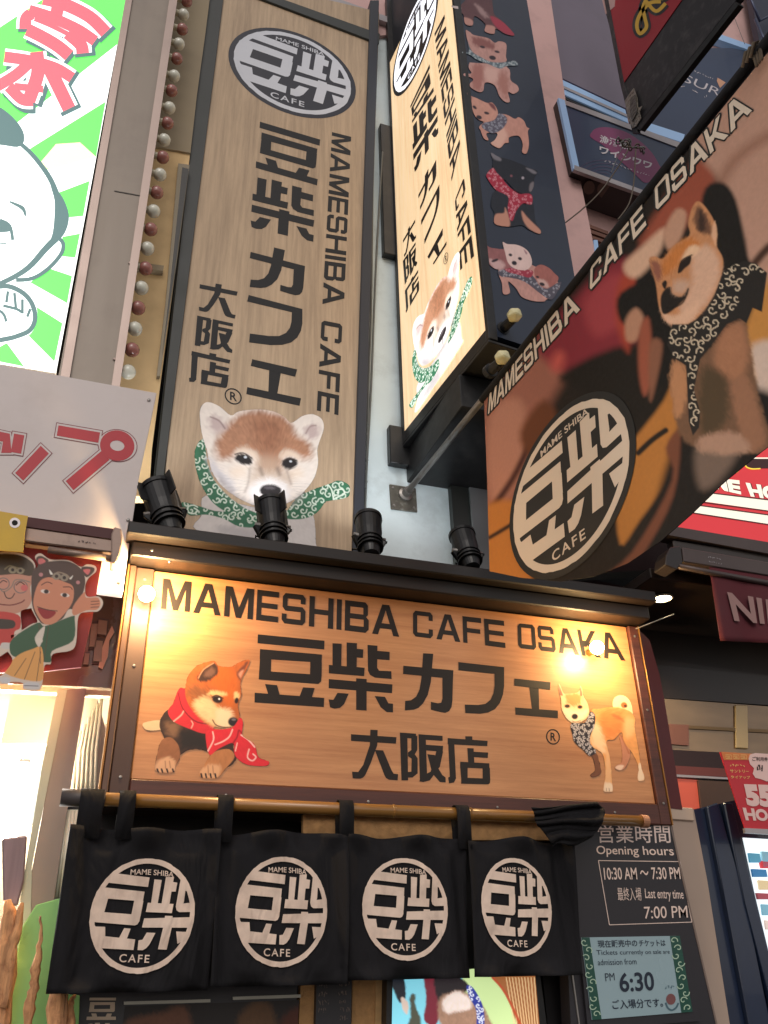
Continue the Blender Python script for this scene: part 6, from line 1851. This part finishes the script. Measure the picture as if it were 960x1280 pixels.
for k in range(7):
    c = PY(-.05).hit(776 + 4 * k + rk.uniform(-3, 3), 176 + 1.8 * k + rk.uniform(-3, 3))
    tube('loop', [c + np.array([.018 * math.cos(t + k), .012 * math.sin(2 * t), .016 * math.sin(t + k * .6)]) for t in np.linspace(0, 6, 14)], .004, rope_m if k % 2 else cable_m, kt, 6)

# red projecting sign, upper right
R_b = PY(.0).hit(795, 165)
RX = R_b[0]
rs = thing('red_projecting_sign', 'red box sign with yellow script above the dog banner, torn silver tape on its corner', 'sign', tuple(R_b))
PRd = PX(RX)
slab('housing', [(742, -40), (1010, -330), (948, -34), (912, 10), (797, 157), (792, 164), (782, 108)], PRd, .035, charcoal, rs)
slab('red_face', [(745, -60), (880, -60), (852, 0), (778, 106), (766, 50)], PRd, .01, red_panel, rs, lift=.004)
slab('frame', [(744, -60), (749, -60), (780, 106), (797, 166), (791, 167), (776, 108)], PRd, .02, charcoal, rs, lift=.008)
slab('pink_corner', [(748, -20), (770, -20), (768, 8), (757, 18)], PRd, .003, pink_wall, rs, lift=.006)
slab('lower_rail', [(919, 2), (923, 6), (800, 163), (795, 160)], PRd, .03, black_metal, rs, lift=.01)
for dw, m_, lf, nm in ((7, charcoal, .0052, 'script_rim'), (0, yellow_ink, .006, 'script')):
    ik = Ink(PRd, lf)
    for s_ in ([(826, 2), (812, 4), (800, 18), (796, 32), (800, 42), (808, 34), (806, 22), (804, 8), (812, -8)], [(808, 2), (820, 14), (832, 4)], [(820, -10), (828, -2), (840, -12)]): ik.stroke(s_, 4.5 + dw)
    ik.build(nm, m_, rs)
slab('silver_tape', [(792, 110), (796, 122), (797, 135), (803, 132), (799, 140), (801, 148), (795, 158), (790, 160), (785, 148), (781, 126), (786, 118)], PRd, .004, foil, rs, lift=.016)
slab('silver_tape', [(788, 122), (794, 118), (796, 140), (790, 152), (787, 138)], PRd, .004, K('dark_foil', (110, 104, 96), .3, .6, bump=.8, noise=.3, scale=50), rs, lift=.022)
# far corner, top right
tr = thing('dark_pipe_rack', 'dark blue pipes and brackets at the top right corner', 'pipes', tuple(PY(.3).hit(940, 20)))
slab('backing', [(932, -40), (1010, -40), (1010, 70), (950, 56)], PY(.28), .05, K('dark_blue_steel', (38, 44, 64), .4, .3, noise=.2, scale=8), tr)
tube('pipe', [PY(.2).hit(930, -20), PY(.2).hit(950, 26), PY(.2).hit(980, 10)], .012, K('blue_pipe', (58, 66, 92), .35, .4), tr, 10)
tube('pipe', [PY(.2).hit(944, 24), PY(.2).hit(962, 66)], .010, K('blue_pipe', (58, 66, 92)), tr, 10)
wire([(918, 22), (925, 40), (931, 55)], .3, .002, 'thin wire on the pink wall in the top right corner', 'thin_wire', cable_m)

# ---------------------------------------------------------------- right neighbour
rn = thing('right_neighbour_shop', 'neighbouring shop on the right with dark soffit, smoked glass and red posts', 'shop', (2.4, .5, 0))
box('soffit', 1.83, 4.2, -.10, 1.0, 2.85, 2.89, soffit_m, rn)
box('lintel', 1.93, 4.2, -.13, -.09, 2.89, 3.0, soffit_m, rn)
slab('soffit_beam', [(800, 820), (1000, 850), (1000, 884), (824, 872), (805, 842)], PY(.30), .06, soffit_m, rn)
slab('dark_fascia', [(796, 745), (1010, 790), (1010, 860), (806, 846)], PY(.34), .04, K('brown_fascia', (40, 29, 22), .4, noise=.2, scale=3, coat=.2), rn)
slab('smoked_glass', [(826, 873), (1000, 886), (1000, 946), (838, 937)], PY(.28), .01, glass_panel, rn)
slab('glass_rail', [(826, 905), (1000, 914), (1000, 918), (828, 909)], PY(.28), .01, K('thin_bronze', (120, 96, 66), .3, .6), rn, lift=.006)
slab('pillar_reflection', [(919, 881), (935, 882), (936, 936), (920, 935)], PY(.28), .008, K('cream_reflection', (206, 176, 120), .2, coat=.6), rn, lift=.008, bevel=.003)  # reflection of a lit pillar in the glass, painted as a pale slab
slab('pink_board', [(836, 905), (861, 906), (861, 932), (838, 930)], PY(.28), .006, K('pink_board', (120, 78, 66), .4), rn, lift=.007)
slab('dark_lintel', [(838, 937), (1000, 947), (1000, 965), (842, 958)], PY(.26), .05, K('deep_brown', (40, 18, 18), .5), rn)
slab('red_brown_rail', [(842, 957), (1000, 966), (1000, 976), (845, 968)], PY(.26), .03, K('red_brown', (104, 50, 46), .5), rn, lift=.004)
slab('white_line', [(845, 968), (1000, 977), (1000, 979), (846, 971)], PY(.26), .02, silver_frame, rn, lift=.006)
slab('orange_board', [(846, 973), (873, 975), (877, 1012), (851, 1010)], PY(.26), .03, K('orange_lit_board', (206, 92, 72), .5, emit=.12), rn)
slab('brown_panel', [(873, 975), (1000, 982), (1000, 1060), (877, 1012)], PY(.25), .03, K('brown_panel', (78, 56, 44), .5, noise=.1, scale=4), rn)
slab('red_post', [(797, 786), (812, 800), (824, 842), (830, 872), (853, 1012), (836, 1010), (822, 990)], PY(.02), .10, dark_red_post, rn)
slab('pillar', [(836, 1010), (867, 1011), (884, 1100), (920, 1330), (899, 1330)], PY(.03), .12, pillar_m, rn)
slab('pillar_cap', [(836, 1008), (866, 1010), (868, 1026), (839, 1024)], PY(.03), .12, K('pale_cap', (190, 168, 150), .6), rn, lift=.008, bevel=.002)
box('lower_wall', 1.88, 4.2, 0.40, 0.5, 0, 1.6, K('brown_fascia'), rn)
box('machine_base', 1.95, 2.6, 0.09, 0.38, 0, 1.48, navy_case, rn)
box('pillar_base', 1.87, 1.95, 0.035, 0.15, 0, 1.48, pillar_m, rn)
# downlight
dc = PZ(2.847).hit(828, 747)
dl = thing('downlight', 'glowing round downlight recessed in the dark soffit above the right shop', 'lamp', tuple(dc))
lathe('trim_ring', [(0, .040), (-.006, .040), (-.006, .033), (0, .033)], dc, (0, 0, 1), K('white_ring', (190, 180, 160), .4), dl, 24)
lathe('lamp_disc', [(-.002, .032), (-.004, .03), (-.005, .001)], dc, (0, 0, 1), K('downlight_lit', (255, 240, 200), .3, emit=25), dl, 24)
ld = bpy.data.lights.new('spot', 'SPOT'); ld.energy = 14; ld.color = (1, .8, .5); ld.spot_size = 2.2; ld.spot_blend = .8; ld.shadow_soft_size = .03
lo = bpy.data.objects.new('downlight_beam', ld); COL.objects.link(lo); lo.location = (dc[0], dc[1], dc[2] - .02); lo.parent = dl; lo.matrix_parent_inverse = parent_inv(dl)
tube('stay_wire', [PY(-.08).hit(795, 786), PY(-.08).hit(826, 774), PY(-.08).hit(842, 768)], .002, steel, rn, 6)

PRS = PY(-.14)
rd = thing('red_striped_sign', 'lit red sign with cream stripes and white serif letters at the right edge', 'sign', tuple(PRS.hit(900, 640)))
slab('panel', [(760, 480), (1010, 530), (1010, 686), (843, 658), (760, 645)], PRS, .05, shop_red, rd)
slab('bottom_frame', [(760, 645), (843, 658), (1010, 686), (1010, 701), (827, 667), (760, 656)], PRS, .06, roller_dark, rd, lift=.006)
ik = Ink(PRS, .001)
qr = lambda q: s2(820, 540, 5.82, q)
ik.poly(qr([(300, 435), (1100, 530), (1100, 610), (310, 500), (280, 500)])); ik.poly(qr([(240, 525), (1100, 645), (1100, 715), (240, 580)]))
ik.build('cream_stripe', shop_cream, rd)
ik = Ink(PRS, .0018)
for q in ([(280, 430), (1100, 527)], [(280, 503), (1100, 612)], [(240, 524), (1100, 642)], [(240, 584), (1100, 716)]): ik.stroke(qr(q), 1.4, False, False)
ik.build('stripe_outline', shop_line, rd)
io_ = Ink(PRS, .0018); ic_ = Ink(PRS, .0026)
for s_, q in (('ME', [(400, 330), (608, 352), (620, 455), (430, 412)]), ('HO', [(650, 366), (900, 402), (900, 500), (690, 470)])):
    io_.text(s_, [(x - 6 if i in (0, 3) else x + 6, y - 8 if i < 2 else y + 8) for i, (x, y) in enumerate(qr([tuple(p) for p in q]))] if False else qr(q), .085)
    ic_.text(s_, qr(q), .055)
io_.build('', shop_line, rd, 'letter_rim'); ic_.build('', shop_cream, rd, 'letter_pair')
ik = Ink(PRS, .0018); ik.poly(qr([(640, 210), (690, 185), (1100, 200), (1100, 262), (700, 265), (660, 250)])); ik.build('black_bar', shop_line, rd)
ik = Ink(PRS, .0026); ik.stroke(qr([(1100, 190), (690, 190), (655, 205)]), 1.6, False, False); ik.build('white_line', shop_cream, rd)
ik = Ink(PRS, .0026); ik.stroke(qr([(640, 225), (660, 255), (700, 268), (760, 266)]), 1.6); ik.stroke(qr([(560, 270), (600, 250), (600, 280), (570, 300), (548, 292)]), 1.6); ik.build('yellow_outline', K('shop_yellow', (236, 210, 70), .4, emit=.5), rd)

ra = thing('awning_roller', 'long dark roller casing below the red striped sign', 'roller', tuple(PY(-.2).hit(900, 700)))
PA = PY(-.2)
slab('casing', [(853, 684), (1010, 711), (1010, 727), (855, 702)], PA, .06, roller_dark, ra, bevel=.003)
slab('end_cap', [(838, 684), (851, 682), (854, 703), (846, 712), (832, 706), (833, 694)], PA, .07, K('black_cap', (40, 34, 34), .5), ra, lift=.006, bevel=.003)
tube('lower_tube', [PA.hit(848, 708), PA.hit(890, 716), PA.hit(1000, 736)], .010, roller_dark, ra, 12)
ik = Ink(PA, .001); ik.scribble([(884, 695), (901, 698), (902, 700), (885, 697)], 6, .5); ik.scribble([(886, 701), (903, 704), (903, 705.5), (886, 702.5)], 6, .5, 2); ik.build('lettering', silver_frame, ra)
mbn = thing('maroon_banner', 'dark maroon cloth banner with pale serif letters hanging from the roller at the right edge', 'banner', tuple(PA.hit(930, 760)))
PM_ = PY(-.19)
V, F_ = [], []
MH = homog([(0, 0), (1, 0), (1, 1), (0, 1)], [(886, 706), (1010, 728), (1010, 806), (900, 801)])
for j in range(13):
    for k in range(21):
        u, v = k / 20, j / 12
        p = apply_h(MH, [(u, v)])[0]
        V.append(PM_.hit(p[0], p[1], .010 * math.sin(u * 16) * v + .002))
for j in range(12):
    for k in range(20):
        a_ = j * 21 + k; F_.append((a_, a_ + 1, a_ + 22, a_ + 21))
cl = mk('cloth', V, F_, maroon, mbn, True); so = cl.modifiers.new('thickness', 'SOLIDIFY'); so.thickness = .002; so.offset = -1
def cloth_post(W, L):
    return W
ik = Ink(PM_, .015); ik.text('NI', [(909, 740), (952, 748), (956, 780), (918, 776)], .03); ik.text('K', [(957, 749), (985, 752), (990, 784), (960, 780)], .03); ik.build('', K('dull_pale_ink', (150, 116, 112), .7), mbn, 'letter')

ps = thing('red_poster', 'red poster with large pale 55 and white bubble, hung at the right edge', 'poster', tuple(PY(-.05).hit(930, 990)))
PPo = PY(-.05)
slab('sheet', [(900, 940), (1000, 946), (1010, 1042), (932, 1038)], PPo, .004, poster_red, ps)
slab('bottom_rail', [(931, 1035), (1010, 1039), (1010, 1046), (932, 1041)], PPo, .01, silver_frame, ps, lift=.004)
qp = lambda q: s2(800, 840, 5.82, q)
ik = Ink(PPo, .001)
ik.poly(qp([(590, 580), (900, 600), (900, 640), (610, 640)])); ik.build('header_band', K('poster_orange', (206, 120, 62), .5), ps)
ik = Ink(PPo, .0018)
for k in range(3): 
    x = 622 + 55 * k
    ik.stroke(qp([(x, 602), (x + 42, 604), (x + 44, 632), (x + 6, 630), (x, 612), (x + 30, 614), (x + 32, 624), (x + 14, 622)]), .8, False, False)
ik.build('key_pattern', K('poster_gold', (226, 180, 110), .5), ps)
ik = Ink(PPo, .0018); ik.poly(qp([(790, 630), (800, 600), (840, 590), (1000, 600), (1000, 800), (920, 795), (880, 780), (840, 770), (820, 740), (830, 700), (800, 670)]), False); ik.build('bubble', poster_pale, ps)
ik = Ink(PPo, .0026); ik.text('ご利用券', qp([(815, 615), (930, 620), (930, 650), (818, 648)]), .02); ik.scribble(qp([(840, 672), (895, 676), (900, 725), (855, 722)]), 3, 1.6); ik.build('lettering', K('poster_dark', (50, 34, 34), .5), ps)
ik = Ink(PPo, .0018); ik.scribble(qp([(650, 668), (765, 672), (768, 694), (655, 690)]), 6, .7); ik.text('サントリー', qp([(652, 708), (790, 712), (792, 734), (658, 732)]), .02); ik.text('タイアップ', qp([(656, 752), (800, 756), (802, 778), (662, 776)]), .02); ik.build('lettering', K('poster_gold', (226, 180, 110), .5), ps)
ik = Ink(PPo, .0018); ik.text('55', qp([(745, 815), (960, 822), (975, 985), (782, 975)]), .07); ik.text('HO', qp([(745, 985), (925, 1000), (935, 1085), (770, 1080)]), .05); ik.build('', poster_pale, ps, 'large_lettering')

nc = thing('navy_machine', 'glossy navy blue machine case with a lit display beside the beige pillar', 'machine', (2.2, .1, 0))
slab('case', [(866, 1012), (920, 1000), (1010, 1010), (1010, 1330), (921, 1330), (886, 1130)], PY(.07), .3, navy_case, nc)
slab('corner_post', [(884, 1008), (898, 1003), (930, 1120), (974, 1330), (946, 1330), (906, 1120)], PY(.07), .02, navy_case, nc, lift=.02, bevel=.004)
slab('corner_post', [(905, 1003), (916, 1003), (950, 1150), (996, 1330), (984, 1330), (932, 1130)], PY(.07), .02, navy_case, nc, lift=.026, bevel=.004)
slab('display_glass', [(929, 1047), (1010, 1052), (1010, 1220), (962, 1190), (945, 1120)], PY(.07), .01, K('display_white', (226, 236, 240), .3, emit=.9), nc, lift=.004)
rp = random.Random(8)
for k, (x, y, w, h, col) in enumerate([(936, 1066, 14, 12, (90, 160, 190)), (952, 1064, 16, 20, (130, 180, 200)), (950, 1076, 14, 9, (206, 60, 70)), (940, 1086, 18, 10, (60, 120, 170)), (948, 1100, 20, 12, (210, 190, 150)), (946, 1116, 22, 8, (150, 70, 80)), (952, 1130, 20, 14, (120, 170, 190)), (956, 1150, 16, 12, (220, 200, 190))]):
    slab('prize_box', [(x, y), (x + w, y + 1), (x + w + 2, y + h), (x + 2, y + h)], PY(.07), .01, K('prize_%d' % k, col, .5, emit=.4), nc, lift=.012, bevel=.001)
